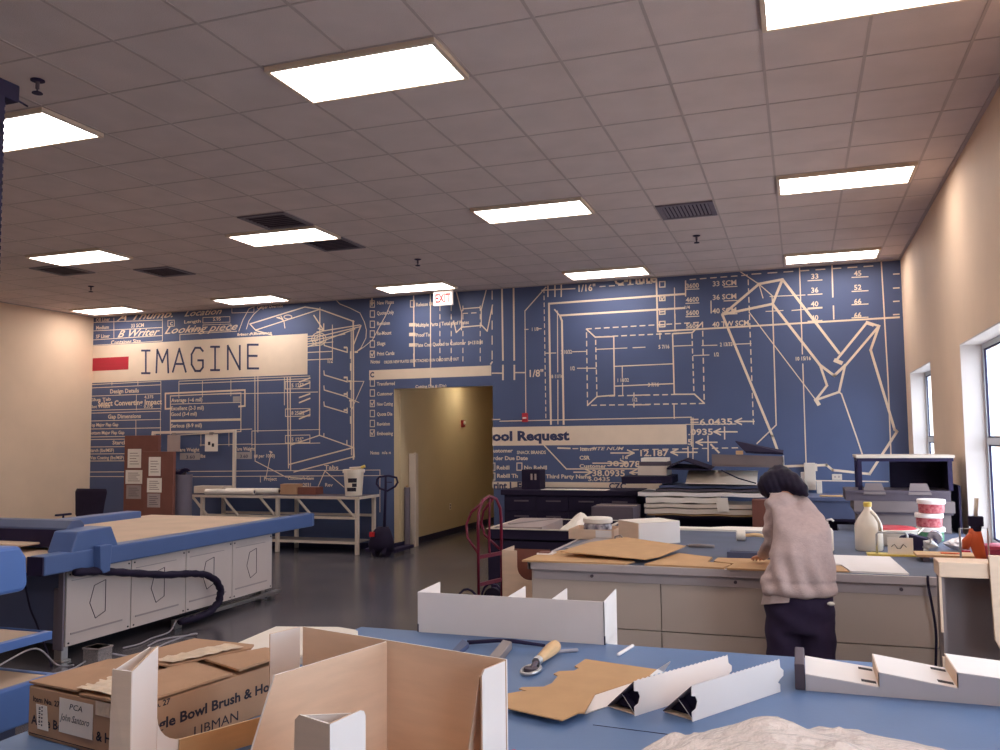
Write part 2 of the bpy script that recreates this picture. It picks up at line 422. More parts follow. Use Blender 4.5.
f = MB(); f.box(0, -.04, 0, .008, .04, .12); f.build('plate', 'signwhite', t, bevel=.002)
f = MB(); f.box(.008, -.018, .02, .010, .018, .05); f.box(.008, -.018, .07, .010, .018, .10); f.build('socket', 'darkgrey', t)
# boards leaning in the opening
f = MB((-3.03, 8.92, 0)); f.box(-3.115, 8.78, 0, -2.99, 8.90, 1.56)
f.add([(-3.05, 8.79, 1.56), (-3.0, 8.79, 1.56), (-3.0, 8.85, 1.585), (-3.05, 8.85, 1.585)], [(0, 1, 2, 3), (3, 2, 1, 0)])
tag(f.build('corner_board', 'creampaint', bevel=.006), 'tall cream board bundle standing against the corridor wall', 'board bundle')
t = thing('plastic_roll', 'shorter grey roll standing left of the tall cream board bundle', 'roll', (-3.07, 8.62, 0))
f = MB(); f.lathe([(.05, 0), (.05, 1.0), (.02, 1.0), (.02, .9)], (0, 0, 0), 18); f.build('roll_body', 'grille', t)
f = MB(); f.lathe([(.022, .98), (.022, 1.03), (.017, 1.03), (.017, .9)], (0, 0, 0), 14); f.build('roll_core', 'kraft', t)
# ================================================================== MURAL (print on the back wall)
strokes = []     # (points on the photograph's wall, width)
def L(w, *pts): strokes.append((w, pts))
def D(w, a, b, n):          # dashed
    for i in range(n):
        t0 = i/n; t1 = (i+.55)/n
        L(w, (a[0]+(b[0]-a[0])*t0, a[1]+(b[1]-a[1])*t0), (a[0]+(b[0]-a[0])*t1, a[1]+(b[1]-a[1])*t1))
def BX(w, x0, y0, x1, y1, dy=0):
    L(w, (x0, y0), (x1, y0+dy), (x1, y1+dy), (x0, y1), (x0, y0))
# --- left tables
for a, b in [(322.5, 320), (331, 327.5), (340, 335.5), (345.5, 341)]: L(.8, (92, a), (162.5, b))
L(.8, (114, 318), (114, 338.5)); L(.8, (162.5, 316), (162.5, 341)); BX(.7, 168, 320.5, 174.5, 326.5, -.4)
BX(.7, 203, 317.5, 230, 323, -.9); BX(.7, 203, 325, 231, 331.5, -.9); L(.8, (180, 334.5), (237, 331.2)); L(.8, (180, 341), (237, 338)); L(.8, (180, 334.5), (180, 341)); BX(.7, 232, 307, 254, 313, -.8)
for a, b in [(384.7, 381.2), (388, 384.8), (396.2, 393.6), (410.5, 408.6), (413.2, 411.2), (421, 419.4), (429, 427.8), (437, 435.8), (439.6, 438.6), (447, 446.2), (454, 453.4), (461, 460.6)]: L(.8, (90.3, a), (161, b))
L(.8, (161, 381), (161, 409.5)); L(.8, (160.5, 411), (160.5, 437)); L(.8, (136.5, 395), (136.5, 410)); L(.8, (136, 420), (136, 436)); L(.8, (112, 382), (112, 385)); L(.8, (138, 381), (138, 385))
L(.8, (89, 472), (190, 471.4), (380, 470), (380, 512)); L(.8, (89, 476.5), (200, 476.6), (385, 475.5))
L(1.9, (171, 408.5), (165.5, 409), (165.5, 393.5), (245, 390), (245, 406), (239, 406.5)); L(1.1, (170.5, 396), (241, 393)); L(1.1, (170.5, 396), (170.5, 434)); L(1.1, (241, 393), (241, 431.5), (170, 435.5))
L(.8, (170.5, 404.2), (241, 402.3))
L(.8, (179, 381.2), (310, 376)); L(.8, (179, 384), (310, 378.5))
for x in (179, 202.5, 231): L(.8, (x, 382-(x-179)*.03), (x, 398-(x-179)*.04))
L(.8, (202, 394.5), (318, 392)); L(1.0, (255, 376), (255.2, 461), (286, 477)); L(1.0, (258, 376), (258, 432))
L(.8, (252, 431), (320, 429.5)); L(.8, (252, 444.5), (320, 443)); L(.9, (178, 432), (252, 429)); L(.8, (200, 445), (252, 444))
for x in (201, 229, 252): L(.8, (x, 431), (x, 446))
L(1.3, (287.4, 377), (288.6, 468)); L(1.3, (290.2, 377), (290.8, 470))
for (x0, y0, x1, y1) in [(285.5, 381.5, 310, 389), (285.5, 409, 310, 416.5), (285.5, 435.5, 310, 443)]: BX(.8, x0, y0, x1, y1, -.5)
for a, b in [(382, 378), (386.8, 382.6), (397.5, 393.8), (402.6, 398.4), (413.8, 409.6), (418.8, 414.6)]: L(1.6, (299.5, a), (310, b))
# --- box drawing
L(1.4, (250, 324), (305, 307), (320, 309.3), (354, 321.5)); L(1.2, (256, 330), (320, 309.3)); L(1.2, (250, 324), (256, 330.5), (272, 335))
L(1.2, (320, 308), (319.5, 435.3)); L(1.8, (353.3, 321), (353.6, 459)); L(1.0, (351.3, 330), (351.5, 455)); L(1.2, (319.5, 435.3), (354, 447.6)); L(1.2, (290.5, 445.2), (319.5, 435.3))
L(1.4, (289, 464.5), (353, 447.6)); L(1.3, (294, 472), (354.5, 456.5)); L(1.0, (354, 447), (354.5, 457))
L(1.2, (317, 332), (360, 325)); L(1.2, (317, 337), (361, 326.5)); L(1.2, (307, 347), (355, 329)); L(1.1, (310, 341), (345, 334)); L(1.4, (361, 325.5), (354, 344))
for y in (336.5, 339, 341.5, 344, 346.5): L(1.0, (307, y), (318, y-1))
for rr in (4.2, 6.3): L(1.0, *[(319+rr*1.15*math.cos(a*PI/8), 339+rr*math.sin(a*PI/8)) for a in range(17)])
L(1.0, (332.5, 325), (332.5, 359)); L(1.0, (307, 352.5), (332.5, 351.3)); L(1.0, (307, 360), (332.5, 358.8)); L(.9, (318, 343.5), (333, 342))
for y in (345.5, 375, 390, 406): L(1.3, (324, y-4), (324.4, y), (347.3, y+6.8), (347.3, y+2.2))
L(1.1, (324, 433.5), (324, 436.5)); L(1.2, (343, 444), (347, 445), (347, 440.5))
for a, b in [(352, 358), (364, 370), (383, 389), (402, 407), (417, 423)]: L(2.2, (351, a), (351, b))
L(.9, (336, 300), (340, 304), (350, 308), (360, 313), (364.5, 322), (366.5, 330), (366, 338), (361, 348), (356.3, 352)); L(.9, (391, 303), (386, 315), (372.5, 340), (364, 347), (356.3, 352))
L(.9, (350, 381.2), (364, 381.4), (351, 411)); L(.9, (347, 397.5), (359, 402.5)); 
for (x, y) in [(356.3, 352), (350, 381.2), (351, 400.5), (345.5, 347.5), (345.5, 377.5), (345.5, 394), (345.5, 410)]: L(2.0, (x-1, y), (x+1, y))
L(1.4, (314, 315.5), (323.5, 330)); L(1.4, (323.8, 324), (323.8, 330.5), (318.5, 328.5)); L(1.0, (279, 317), (284, 321), (285, 328)); L(1.2, (277, 317.5), (283, 319.5), (281, 316)); L(1.0, *[(288+4*math.cos(a*PI/6), 317+2*math.sin(a*PI/6)) for a in range(13)])
L(1.0, (239, 331), (243, 320), (249, 309), (258, 305)); L(1.0, (246.5, 329), (249, 321), (254, 314), (262, 307)); L(.9, (284.5, 377), (284.5, 405)); 
L(1.0, (325, 471), (318, 487)); L(1.0, (325, 471), (344, 487)); L(.9, (266, 478), (271, 453)); L(1.6, (270, 451.5), (272, 452.5)); L(.9, (260.5, 476), (260.5, 482)); L(.9, (286, 477), (312, 479))
# --- request list
for i, y in enumerate((305, 315, 325.3, 335, 345, 355.2)): BX(.9, 370.3, y-4.2, 374.6, y+2.2)
for i, y in enumerate((384, 394, 404.5, 414.5, 424.5, 434)): BX(.9, 370.3, y-4.2, 374.6, y+2.2)
for y in (355.2, 404.5, 434): L(1.0, (371.2, y-1.4), (372.2, y+.8), (374, y-3))
L(1.8, (372, 299), (372, 305)); L(1.4, (370.5, 303), (374.5, 303)); BX(.9, 410.5, 300.5, 414.5, 307)
for y in (324.8, 334.5, 345): L(3.6, (410.4, y), (414.4, y-.1))
L(1.3, (413.7, 296), (414.3, 366.5)); L(1.1, (430.5, 294.5), (430.7, 386)); L(1.6, (414, 354), (414.3, 366))
for x in (440, 451.3, 463, 480.3): D(.9, (x, 306), (x, 365), 7)
D(1.0, (492.2, 291), (492.2, 366), 5); L(1.6, (490.8, 364), (492.2, 362))
L(1.1, (456.5, 292), (461.3, 311)); L(1.1, (486.3, 290), (481.2, 310)); L(1.1, (461.5, 330), (461.7, 311.5), (463.5, 308.8), (479.5, 307.5), (481.3, 310), (481.3, 326)); D(1, (463, 313.5), (480, 312.6), 2)
L(1.2, (456.3, 332.5), (453.8, 321)); L(1.2, (456.3, 332.5), (461.8, 327.2), (481.8, 325.4), (487.3, 331.2), (492.6, 305))
# --- dimension drawing
L(1.8, (502, 287.5), (503, 360)); L(1.8, (513.6, 287), (514.3, 360)); L(1.8, (503, 365.5), (503, 379.5)); L(1.8, (514.4, 365.5), (514.4, 379.3)); L(1.3, (492.3, 373.2), (503, 373.2)); L(1.3, (514.4, 372.6), (525, 372.6))
L(.9, (526, 420), (525, 311)); L(1.1, (525, 311), (546, 287.2)); D(.9, (544, 289), (546, 421), 19); D(.9, (524.8, 329.5), (531, 329.3), 1); D(.9, (538, 328.8), (544, 328.5), 1)
L(1.9, (551, 424), (549, 303.7), (684.5, 294)); L(1.9, (563.7, 424), (562, 321), (560, 315.5), (684.5, 308)); L(1.4, (554.7, 309.6), (560, 315.8)); L(.9, (557.5, 311), (557.8, 372)); L(.9, (557.9, 380), (558, 424))
for x in (548, 555, 561.3): L(1.3, (x, 285), (x, 296.5))
L(1.2, (542, 290.3), (575, 288.6)); D(1.0, (600, 286.6), (656, 282.8), 6); D(1.0, (690, 279.6), (752, 274.8), 6)
D(1.1, (586.5, 329), (702.5, 322.2), 13); D(1.1, (702.5, 322.2), (704.3, 403.4), 9); D(1.1, (704.3, 403.4), (587.6, 405.4), 13); D(1.1, (587.6, 405.4), (586.5, 329), 9)
D(1.1, (595.6, 337), (691.5, 332.6), 11); D(1.1, (692, 334), (694, 394), 8); D(1.1, (694, 394), (597, 396.3), 11); D(1.1, (597, 396.3), (595.6, 337), 8)
L(1.3, (586.5, 329.2), (595.4, 337.2), (613.8, 336.5), (614.5, 395.2), (597, 396.6), (587.6, 405.4)); L(1.3, (702.5, 322.4), (692.5, 332.5), (672.6, 333.8), (674.3, 394.3), (694.5, 394.2), (704.3, 403.2))
L(1.1, (614.2, 386.2), (673.6, 383.6)); L(.9, (614.4, 386+0, ), (614.4, 387)); L(1.0, (614.3, 366.4), (673.4, 363.8)); L(.9, (596, 349.4), (627, 348)); D(.9, (633, 347.7), (655, 346.8), 1); L(.9, (672.8, 346.2), (692.3, 345.4))
L(.9, (545, 353.2), (556, 353)); L(.9, (572.5, 351.8), (586.5, 351.4)); L(1.0, (577.5, 368.3), (596, 368.2)); L(.9, (622.3, 366.5), (622.4, 377.5)); L(.9, (622.6, 383), (622.7, 395)); L(.9, (702, 345.6), (717, 345.2)); L(.9, (733, 344.3), (751, 343.6)); L(.9, (693.5, 355.6), (709, 355)); L(1.1, (633, 395.3), (649, 394.9)); L(1.1, (633, 405), (649, 404.7)); L(1.1, (634, 393), (634, 397)); L(1.1, (634, 403), (634, 407)); L(1.0, (674, 404), (674.3, 418.5)); L(.9, (660, 333), (660, 339)); L(1.0, (675, 314), (675, 330)); 
L(1.0, (500, 421.2), (691.2, 417.2), (691.6, 446)); L(.9, (686, 424.4), (736, 424)); L(1.0, (492, 419.6), (500, 419.4))
# --- table top right
L(1.6, (656.4, 279), (657.8, 331.5)); L(1.6, (657.8, 331.5), (750, 326.2), (899, 317.3)); L(.9, (674.5, 288), (674.8, 318)); L(1.2, (685.6, 281), (685.6, 296)); L(1.0, (711, 301), (711.2, 313))
for y in (284.6, 298.2, 311.8, 324.4): BX(1.1, 659.6, y-2.8, 665, y+2.6, -.3)
L(1.0, (661, 297.5), (662, 300), (664.5, 296)); L(1.2, (660, 312), (665, 311.4)); L(1.2, (660, 325), (665, 324.6))
for i, y in enumerate((289.5, 303.5, 316.8, 330)): L(.9, (686, y), (699, y-.6)); L(.9, (724, y-2.5), (737, y-3.1)); L(.9, (808, y-8.7), (822, y-9.5)); L(.9, (852, y-12), (868, y-12.8)); L(1.1, (893.5, y-15.3), (899, y-15.6))
L(1.0, (799.5, 267.5), (802.4, 354)); L(1.0, (802.8, 364), (806.3, 470)); L(1.2, (832, 265), (832.8, 297)); L(1.1, (833.4, 306), (833.8, 319)); L(1.1, (881.2, 261), (888, 380), (892, 482))
D(1.0, (748.2, 280), (753.6, 428), 17); L(.9, (792, 310.5), (822, 308)); L(.8, (770, 296.5), (805, 295)); L(.8, (766, 311.5), (783, 310.5)); D(1, (752, 274.2), (880, 265.5), 8)
# --- folded carton outline (heavy)
L(2.3, (722.5, 315), (759, 284), (782.5, 279.5), (839, 353)); L(2.3, (782.5, 279.5), (772.5, 304), (722.5, 314.5)); L(2.3, (772.5, 304), (820, 365), (834.2, 375.7), (845, 365.4)); L(2.0, (820, 365), (827, 385.5), (816, 399.6)); L(2.0, (845, 365.4), (839, 392), (816, 400))
L(2.0, (836.5, 360), (867, 322.5), (879, 326), (845.5, 365.4)); L(3.4, (835.5, 360.5), (841, 362.8)); L(3.0, (867, 322.8), (872.5, 324.6)); L(3.2, (816, 400), (818.5, 404)); L(2.1, (879, 326), (870.6, 350), (894.6, 429.5), (897, 431.5), (869.5, 474), (832.5, 470), (826.5, 465), (782, 466.4)); L(2.2, (722.5, 315), (772.5, 436), (778.5, 453))
L(.9, (749, 312), (815.5, 399.6)); L(1.1, (772.5, 304), (776.2, 425), (757, 443.5)); L(.9, (737, 269.5), (759, 284.2)); L(.9, (759, 284.2), (772, 295.5), (772.5, 304)); L(.9, (759, 284.2), (763, 298)); L(1.2, (839, 392), (841.5, 394), (856.5, 437), (862.5, 455)); L(1.0, (783, 480), (888, 481.6))
# --- arrows by the decimal dimensions
def arrow(x0, x1, y, h=3.0, w=1.3):
    L(w, (x0, y), (x1, y)); s_ = 1 if x0 < x1 else -1; L(w, (x0, y), (x0+s_*6.5, y-h)); L(w, (x0, y), (x0+s_*6.5, y+h))
arrow(735, 754, 421.4); arrow(714, 737, 431.8); arrow(696, 717, 442.3); arrow(671, 697, 452.3); L(1.3, (691, 419.5), (698, 419.4)); L(1.3, (691, 422.5), (698, 422.4))
arrow(634, 611, 453); arrow(627, 593, 463.2); arrow(592, 574, 472.2); arrow(630, 648, 472.6); L(1.2, (724.5, 427), (724.7, 439)); L(1.2, (708, 436), (708.2, 461)); L(1.2, (688, 447), (688.2, 461)); L(1.1, (639, 466), (639, 478)); L(1.0, (693, 418), (693, 461))
D(1.0, (633, 449.8), (752, 447.5), 12); L(1.6, (711, 444.5), (719, 452.5)); L(1.2, (543.5, 444.5), (566.5, 469), (646, 468.8)); L(1.5, (558, 448), (570, 448.4)); D(1.0, (573, 448.6), (600, 448.3), 3)
BX(1, 517, 463, 522, 470.2); L(1, (493, 463), (495, 463), (495, 470.4), (493, 470.4)); L(1, (493, 473), (495, 473), (495, 480), (493, 480))
# --- words
words = []
def W(s, x, y, h, wpx=None, bold=0, shear=0, kind='l'): words.append((s, x, y, h, wpx, bold, shear, kind))
for s, x, y, h, w in [('OB Liner', 96, 321.8, 3.6, 14), ('Medium', 96, 329.6, 3.6, 13), ('SF Liner', 96, 338.4, 3.6, 14), ('33 SCM', 131, 327.6, 3.6, 13), ('C', 170, 325.4, 3.4, 3), ('5.95', 213, 321, 3.4, 8), ('Length', 184, 323.5, 3, 17), ('Width', 188, 331.2, 3, 13),
    ('Container Size', 111, 344.4, 3.8, 30), ('Design Details', 110, 393.4, 4, 29), ('Glue Tab', 90, 401.2, 3, 21), ('Slot Width', 90, 408.2, 3, 20), ('4.375', 144.5, 398.5, 3, 9), ('0.375', 144, 408, 3, 9), ('Gap Dimensions', 108, 418.6, 4, 33),
    ('Top Major Flap Gap', 89.5, 426.6, 3.3, 29), ('Bottom Major Flap Gap', 89.5, 434.5, 3.3, 35), ('Starch', 112.5, 444.4, 3.8, 14), ('Starch (lbs/MSF)', 89, 452, 3.3, 25), ('Wax Coating (lbs/MSF)', 89, 459.3, 3.3, 35),
    ('Average (~6 mil)', 171.5, 402.2, 3.8, 31), ('Excellent (2-3 mil)', 171, 410.3, 3.8, 33), ('Good (3-4 mil)', 171, 416, 3.6, 26), ('Serious (8-9 mil)', 171, 427.6, 3.8, 31), ('Tare Weight', 177.5, 451.5, 3.6, 22), ('lbs', 200.5, 457.6, 3.4, 5), ('Tare Weight', 235, 450.6, 3.6, 20), ('(# per 1000)', 254, 457.5, 3.4, 21),
    ('5 125"', 291.5, 387.4, 3.8, 12), ('8 25/32', 291.5, 414.8, 3.6, 13), ('5 125"', 291.5, 441.4, 3.8, 12), ('Caliper Override', 257, 309, 3, 26), ('Inner Allowance', 238, 336, 3, 34), ('1/2', 327, 363, 4, 6), ('Project', 264, 480.4, 3.4, 13), ("Customer's Care", 288, 479.6, 3.2, 26), ('2031', 303, 486.5, 3.6, 8), ('Rev', 325, 486.4, 3.4, 8),
    ('New Plates', 377, 304.8, 3.6, 17), ('Quote Only', 377, 315, 3.6, 17), ('Revision', 377, 325.4, 3.6, 13), ('Re-Mount', 377, 335.2, 3.6, 14.5), ('Slugs', 377, 345.4, 3.6, 8.5), ('Print Cards', 377, 355.6, 3.6, 17.5), ('Notes', 370.6, 363.6, 3.6, 9.5), ('Transferred', 377, 385.6, 3.4, 18), ('Customer', 377, 395.6, 3.4, 16), ('New Cutting', 377, 405.8, 3.4, 16), ('Quote Die', 377, 415.8, 3.4, 15.5), ('Revision', 377, 425.6, 3.4, 13), ('Embossing', 377, 435.2, 3.4, 16), ('Notes', 370.4, 454.4, 3.4, 9),
    ('Release Die', 416, 306.5, 3.6, 19), ('Multiple Parts / Total # of Plates', 416, 327, 3.6, 53), ('Proof To', 416, 337, 3.6, 14), ('Plate Cost Quoted to Customer', 416, 347, 3.6, 50)]: W(s, x, y, h, w, .012)
for s, x, y, h, w in [('ORDER NEW PLATES SEE ATTACHED RUN CARD SETUP OUT', 384, 363.6, 2.4, 75), ('$+1310.00', 468, 344.6, 3, 15), ('n/a n', 382, 454, 2.6, 9), ('Cutting Die # (Dia)', 415.5, 388.2, 2.6, 31), ('1 1/8', 531.5, 331, 3, 7), ('8 11/16', 551.5, 378.2, 3, 11.5), ('2 10/32', 561, 354, 3.2, 11), ('1/2', 570, 370.3, 3.2, 5), ('5 7/16', 658.5, 348.8, 3.2, 11), ('1 18/32', 617, 382, 3, 12), ('3 7/16', 648, 386.6, 3.2, 11), ('1/2', 632, 401.5, 3.2, 5.5), ('2 13/32', 720, 346.4, 3.2, 12.5), ('1/2', 713.5, 356.4, 3.2, 5.5), ('10 15/16', 795, 360.6, 3.2, 16), ('1/4', 684, 309, 2.6, 6), ('SNACK BRANDS', 517, 454, 2.8, 29)]: W(s, x, y, h*1.15, w, .016)
W('Select Converting Impact', 98, 406, 5, 64, .02)
W('A Thumb.', 117, 321, 7, 56, .004, .5); W('Location', 184, 316.5, 6, 38, .004, .5); W('B Writer', 117, 337.5, 7, 43, .004, .5); W('Looking piece', 164, 334, 7, 74, .004, .5); W('Ht. Allow', 237, 336, 2.6, 30)
W('Tabs', 325-.5, 469.5, 4.4, 14, .01)
W('1/16"', 577, 291.8, 6.6, 18.5, .008); W('1/8"', 528, 377, 7, 15.5, .008); W('C-Flute', 614, 285.2, 10.5, 43, .015)
for s, y in (('3600', 288.4), ('4600', 302.2), ('5600', 315.4), ('5604', 328.4)): W(s, 686, y, 4.6, 13, .012)
for s, y, w in (('33 SCM', 286.4, 24), ('36 SCM', 300, 24), ('40 SCM', 313.6, 24), ('40 TW SCM', 327, 36.5)): W(s, 712.5, y, 5, w, .012)
for s, y in (('33', 279), ('36', 292.8), ('40', 306.6), ('40', 320.4)): W(s, 811, y, 5, 7.5, .012)
for s, y in (('45', 276), ('52', 290), ('66', 304), ('66', 317.8)): W(s, 854, y, 5, 7.5, .012)
W('6.0435', 699.5, 425, 6, 33, .014); W('.0935', 688, 435, 6, 25, .014); W('5', 687.5, 444.6, 5.5, 5, .014); W('12.187', 638.5, 456, 6, 30, .016); W('.0785', 621, 467, 6, 25, .014); W('38', 607, 466, 5, 12, .012); W('38.0935', 592, 476, 6, 33, .014); W('.16', 620, 459, 3.5, 8, .01); W('5.0435', 588, 481, 4, 22, .01)
W('ustomer', 493, 452.4, 3.6, 20, .02); W('rder Due Date', 493, 460, 3.8, 35, .02); W('Rebill', 496.5, 469.4, 3.8, 13, .02); W('No Rebill', 524, 469.4, 3.8, 23, .02); W('Rebill Th', 497, 477.6, 3.8, 21, .02); W('Third Party Name', 546, 478.2, 3.8, 45, .02); W('Item', 580, 450.8, 3.6, 11, .015); W('SITE NUM', 591, 450.2, 3.2, 33, .004, .3); W('CSR', 579.5, 459.6, 3.8, 10.5, .02); W('Customer', 579.5, 467.8, 3.6, 27, .02)
W('ool Request', 492.6, 440.6, 9, 77, .03, 0, 'd'); W('rint I  Float', 493.4, 489, 7, 43, .02, 0, 'd'); W('CZC', 609, 489, 6, 17, .02, 0, 'd'); W('C', 370.2, 377.3, 5, 4, .03, 0, 'd'); W('3.60', 186, 458.6, 3.2, 9, 0, 0, 'd'); W('3.60', 240, 457.8, 3.2, 8, 0, 0, 'd')
geo = text_geo([(w[0], 1, w[5]+(.010 if w[7] == 'l' else .014), w[6]) for w in words])
ml, md = MB(), MB()
for i, (w, (vs, fs, tw)) in enumerate(zip(words, geo)):
    s, x, y, h, wpx, b, sh, kind = w
    p = at_y(x, y, YB); hh = abs(at_y(x, y-h, YB).z-p.z); sz = hh/.70
    sx = (at_y(x+wpx, y, YB).x-p.x)/tw if wpx else sz
    out = [(p.x+v.x*sx, YB-.0045-i*2e-6, p.z+v.y*sz) for v in vs]
    f2 = [f for f in fs]
    (md if kind == 'd' else ml).add(out, f2)
# keep lettering under the ceiling
def clip_top(me):
    bm = bmesh.new(); bm.from_mesh(me); g_ = bm.verts[:]+bm.edges[:]+bm.faces[:]
    bmesh.ops.bisect_plane(bm, geom=g_, plane_co=(0, 0, CEIL-.015), plane_no=(0, 0, 1), clear_outer=True); bm.to_mesh(me); bm.free()
ms = MB()
def ribbon(mb, pts, w, y):
    P = [V((p.x, 0, p.z)) for p in pts]
    for a, b in zip(P[:-1], P[1:]):
        d = (b-a)
        if d.length < 1e-6: continue
        d.normalize(); n = V((-d.z, 0, d.x))*w/2; e = d*w*.4
        mb.add([(q.x, y, q.z) for q in (a-e-n, b+e-n, b+e+n, a-e+n)], [(0, 1, 2, 3)])
for i, (w, pts) in enumerate(strokes):
    pts = [at_y(p[0], p[1], YB) for p in pts]
    k = abs(at_y(500+(0), 401, YB).z-at_y(500, 400, YB).z)
    ribbon(ms, pts, w*k, YB-.003-i*3e-6)
# IMAGINE: condensed slab-like capitals drawn as strokes
GL = {'I': [[(.1, 0), (.9, 0)], [(.5, 0), (.5, 1)], [(.1, 1), (.9, 1)]], 'M': [[(0, 0), (.08, 1), (.5, .45), (.92, 1), (1, 0)]], 'A': [[(0, 0), (.5, 1), (1, 0)], [(.17, .34), (.83, .34)]],
      'G': [[(.97, .86), (.75, 1), (.35, 1), (.06, .72), (.06, .28), (.35, 0), (.75, 0), (.97, .16), (.97, .46), (.58, .46)]], 'N': [[(0, 0), (0, 1), (1, 0), (1, 1)]], 'E': [[(1, 0), (0, 0), (0, 1), (.96, 1)], [(0, .53), (.86, .53)]]}
im = MB(); j = 0
for ch, x0, x1 in [('I', 141, 151), ('M', 156.5, 168.5), ('A', 173, 186), ('G', 191, 203.5), ('I', 210, 220.5), ('N', 228, 240), ('E', 248, 258.5)]:
    f = (x0-141)/117; yb = 373.2-f*5.2; yt = 350.6-f*6.4
    for st in GL[ch]:
        j += 1; ribbon(im, [at_y(x0+(x1-x0)*u, yb+(yt-yb)*v, YB) for u, v in st], .037, YB-.0052-j*1e-5)
# printed bands
pn, pg, pr = MB(), MB(), MB()
def band(mb, tl, br, off=.0015):
    a = at_y(*tl, YB); b = at_y(*br, YB)
    mb.add([(a.x, YB-off, b.z), (b.x, YB-off, b.z), (b.x, YB-off, a.z), (a.x, YB-off, a.z)], [(0, 1, 2, 3)])
for tl, br in [((90, 346.2), (307.5, 374.4)), ((369.2, 370.4), (491.3, 375.6)), ((492.3, 427.2), (687, 444.2)), ((492.3, 481.6), (662, 489.8)), ((170.5, 419.8), (240.8, 420.6)), ((536, 473), (543, 477))]: band(pn, tl, br)
for tl, br in [((180, 453), (200, 459.8)), ((235, 452), (252, 459)), ((233, 396.4), (240, 401.6))]: band(pg, tl, br, .0018)
band(pr, (91, 358.4), (128.5, 369.5), .0024)
for mb, nm, mt_ in [(ms, 'mural_linework', 'print'), (ml, 'mural_lettering', 'print'), (md, 'mural_lettering', 'print_dark'), (im, 'mural_lettering', 'print_dark'), (pn, 'mural_band', 'print'), (pg, 'mural_field', 'print_grey'), (pr, 'mural_bar', 'print_red')]:
    me = bpy.data.meshes.new(nm); me.from_pydata([tuple(p) for p in mb.v], [], mb.f); clip_top(me)
    me.materials.append(M[mt_]); o = bpy.data.objects.new(nm, me); COL.objects.link(o); o.parent = wall_back
# ================================================================== FLATBED CUTTER (far left)
O = (-3.5, 2.6, 0)
t = thing('flatbed_cutter', 'long blue flatbed cutting machine with pale side panels and beige bed', 'cutting machine', O)
m = MB(O); m.box(-4.6, 1.09, .14, -2.62, 3.96, .72); m.build('base_cabinet', 'bluegrey', t)
for i in range(4):
    y0 = 1.07+i*.735; y1 = y0+.725; m = MB(O)
    m.box(-2.62, y0, .125, -2.585, y1, .735)
    o = m.build('side_panel', 'panel', t, bevel=.004)
    m = MB(O); yc = (y0+y1)/2-.02
    hexp = [(-.10, 0), (-.05, .14), (.085, .17), (.085, -.10), (-.03, -.14)]
    hp = [V((-2.583, yc+a*.95, .44+b)) for a, b in hexp]
    for a, b in zip(hp, hp[1:]+hp[:1]): m.tube([a, b], .0035, 6)
    m.build('hexagon_groove', 'darkgrey', o)
    m = MB(O); m.box(-2.586, y0+.05, .215, -2.580, y1-.1, .23); m.box(-2.586, y0+.05, .655, -2.580, y1-.14, .662)
    m.build('pressed_line', 'panelline', o)
    m = MB(O)
    for yy in (y0+.03, y1-.03):
        for zz in (.15, .71): m.cyl((-2.586, yy, zz), (-2.579, yy, zz), .008, n=8)
    m.build('screw', 'ink', o)
m = MB(O); m.box(-2.64, 1.035, .10, -2.585, 1.055, .74); m.box(-2.70, 1.05, .10, -2.64, 1.085, .60); m.build('corner_post', 'grille', t, bevel=.004)
for (x, y) in [(-2.66, 1.10), (-2.66, 3.88), (-4.5, 1.10), (-4.5, 3.88)]:
    m = MB(O); m.box(x-.06, y-.05, 0, x+.06, y+.05, .015); m.box(x-.04, y-.035, .015, x+.04, y+.035, .14); m.build('foot', 'steel', t, bevel=.004)
m = MB(O); m.box(-2.60, 2.35, .055, -2.53, 4.10, .09); m.box(-2.61, 2.36, .0, -2.56, 2.46, .055); m.box(-2.61, 3.95, 0, -2.56, 4.02, .055); m.build('ground_rail', 'steel', t, bevel=.003)
# bed
m = MB(O); m.box(-4.62, .82, .76, -2.66, 4.36, .885); m.build('bed', 'felt', t, bevel=.006)
m = MB(O); m.slab([(-2.66, .76), (-2.50, .76), (-2.50, 4.72), (-2.53, 4.82), (-2.60, 4.86), (-2.66, 4.86)], .75, .905); m.build('side_rail', 'bluepaint', t, bevel=.012)
m = MB(O); m.box(-2.665, .745, .752, -2.505, .76, .90); m.build('rail_end_cap', 'dark', t)
m = MB(O); m.panel([(-4.45, .8, .80), (-4.45, 4.0, .80), (-4.45, 4.0, .965), (-4.45, .8, .965)], .22); m.build('side_rail', 'bluepaint', t, bevel=.015)
# gantry
m = MB(O); m.panel([(-4.86, 1.22, .90), (-4.86, 1.42, .90), (-4.86, 1.42, 1.10), (-4.86, 1.38, 1.135), (-4.86, 1.28, 1.135), (-4.86, 1.22, 1.07)][::-1], 2.10)
ga = m.build('gantry_beam', 'bluegrey', t, bevel=.01)
m = MB(O); m.box(-4.84, 1.205, .915, -2.80, 1.222, 1.06); m.build('beam_recess', 'dark', ga)
m = MB(O); m.box(-3.62, 1.0, .935, -3.02, 1.2, .955); m.build('carriage_tray', 'felt', ga, bevel=.01)
m = MB(O); m.panel([(-2.51, 1.03, .89), (-2.51, 1.56, .89), (-2.51, 1.47, 1.075), (-2.51, 1.10, 1.065)], .26); m.build('gantry_end_plate', 'bluepaint', t, bevel=.012)
m = MB(O); m.panel([(-2.43, 1.26, .93), (-2.43, 1.27, .74), (-2.43, 1.31, .695), (-2.43, 1.38, .70), (-2.43, 1.40, .93)], .075); m.build('carriage_bracket', 'bluepaint', t, bevel=.008)
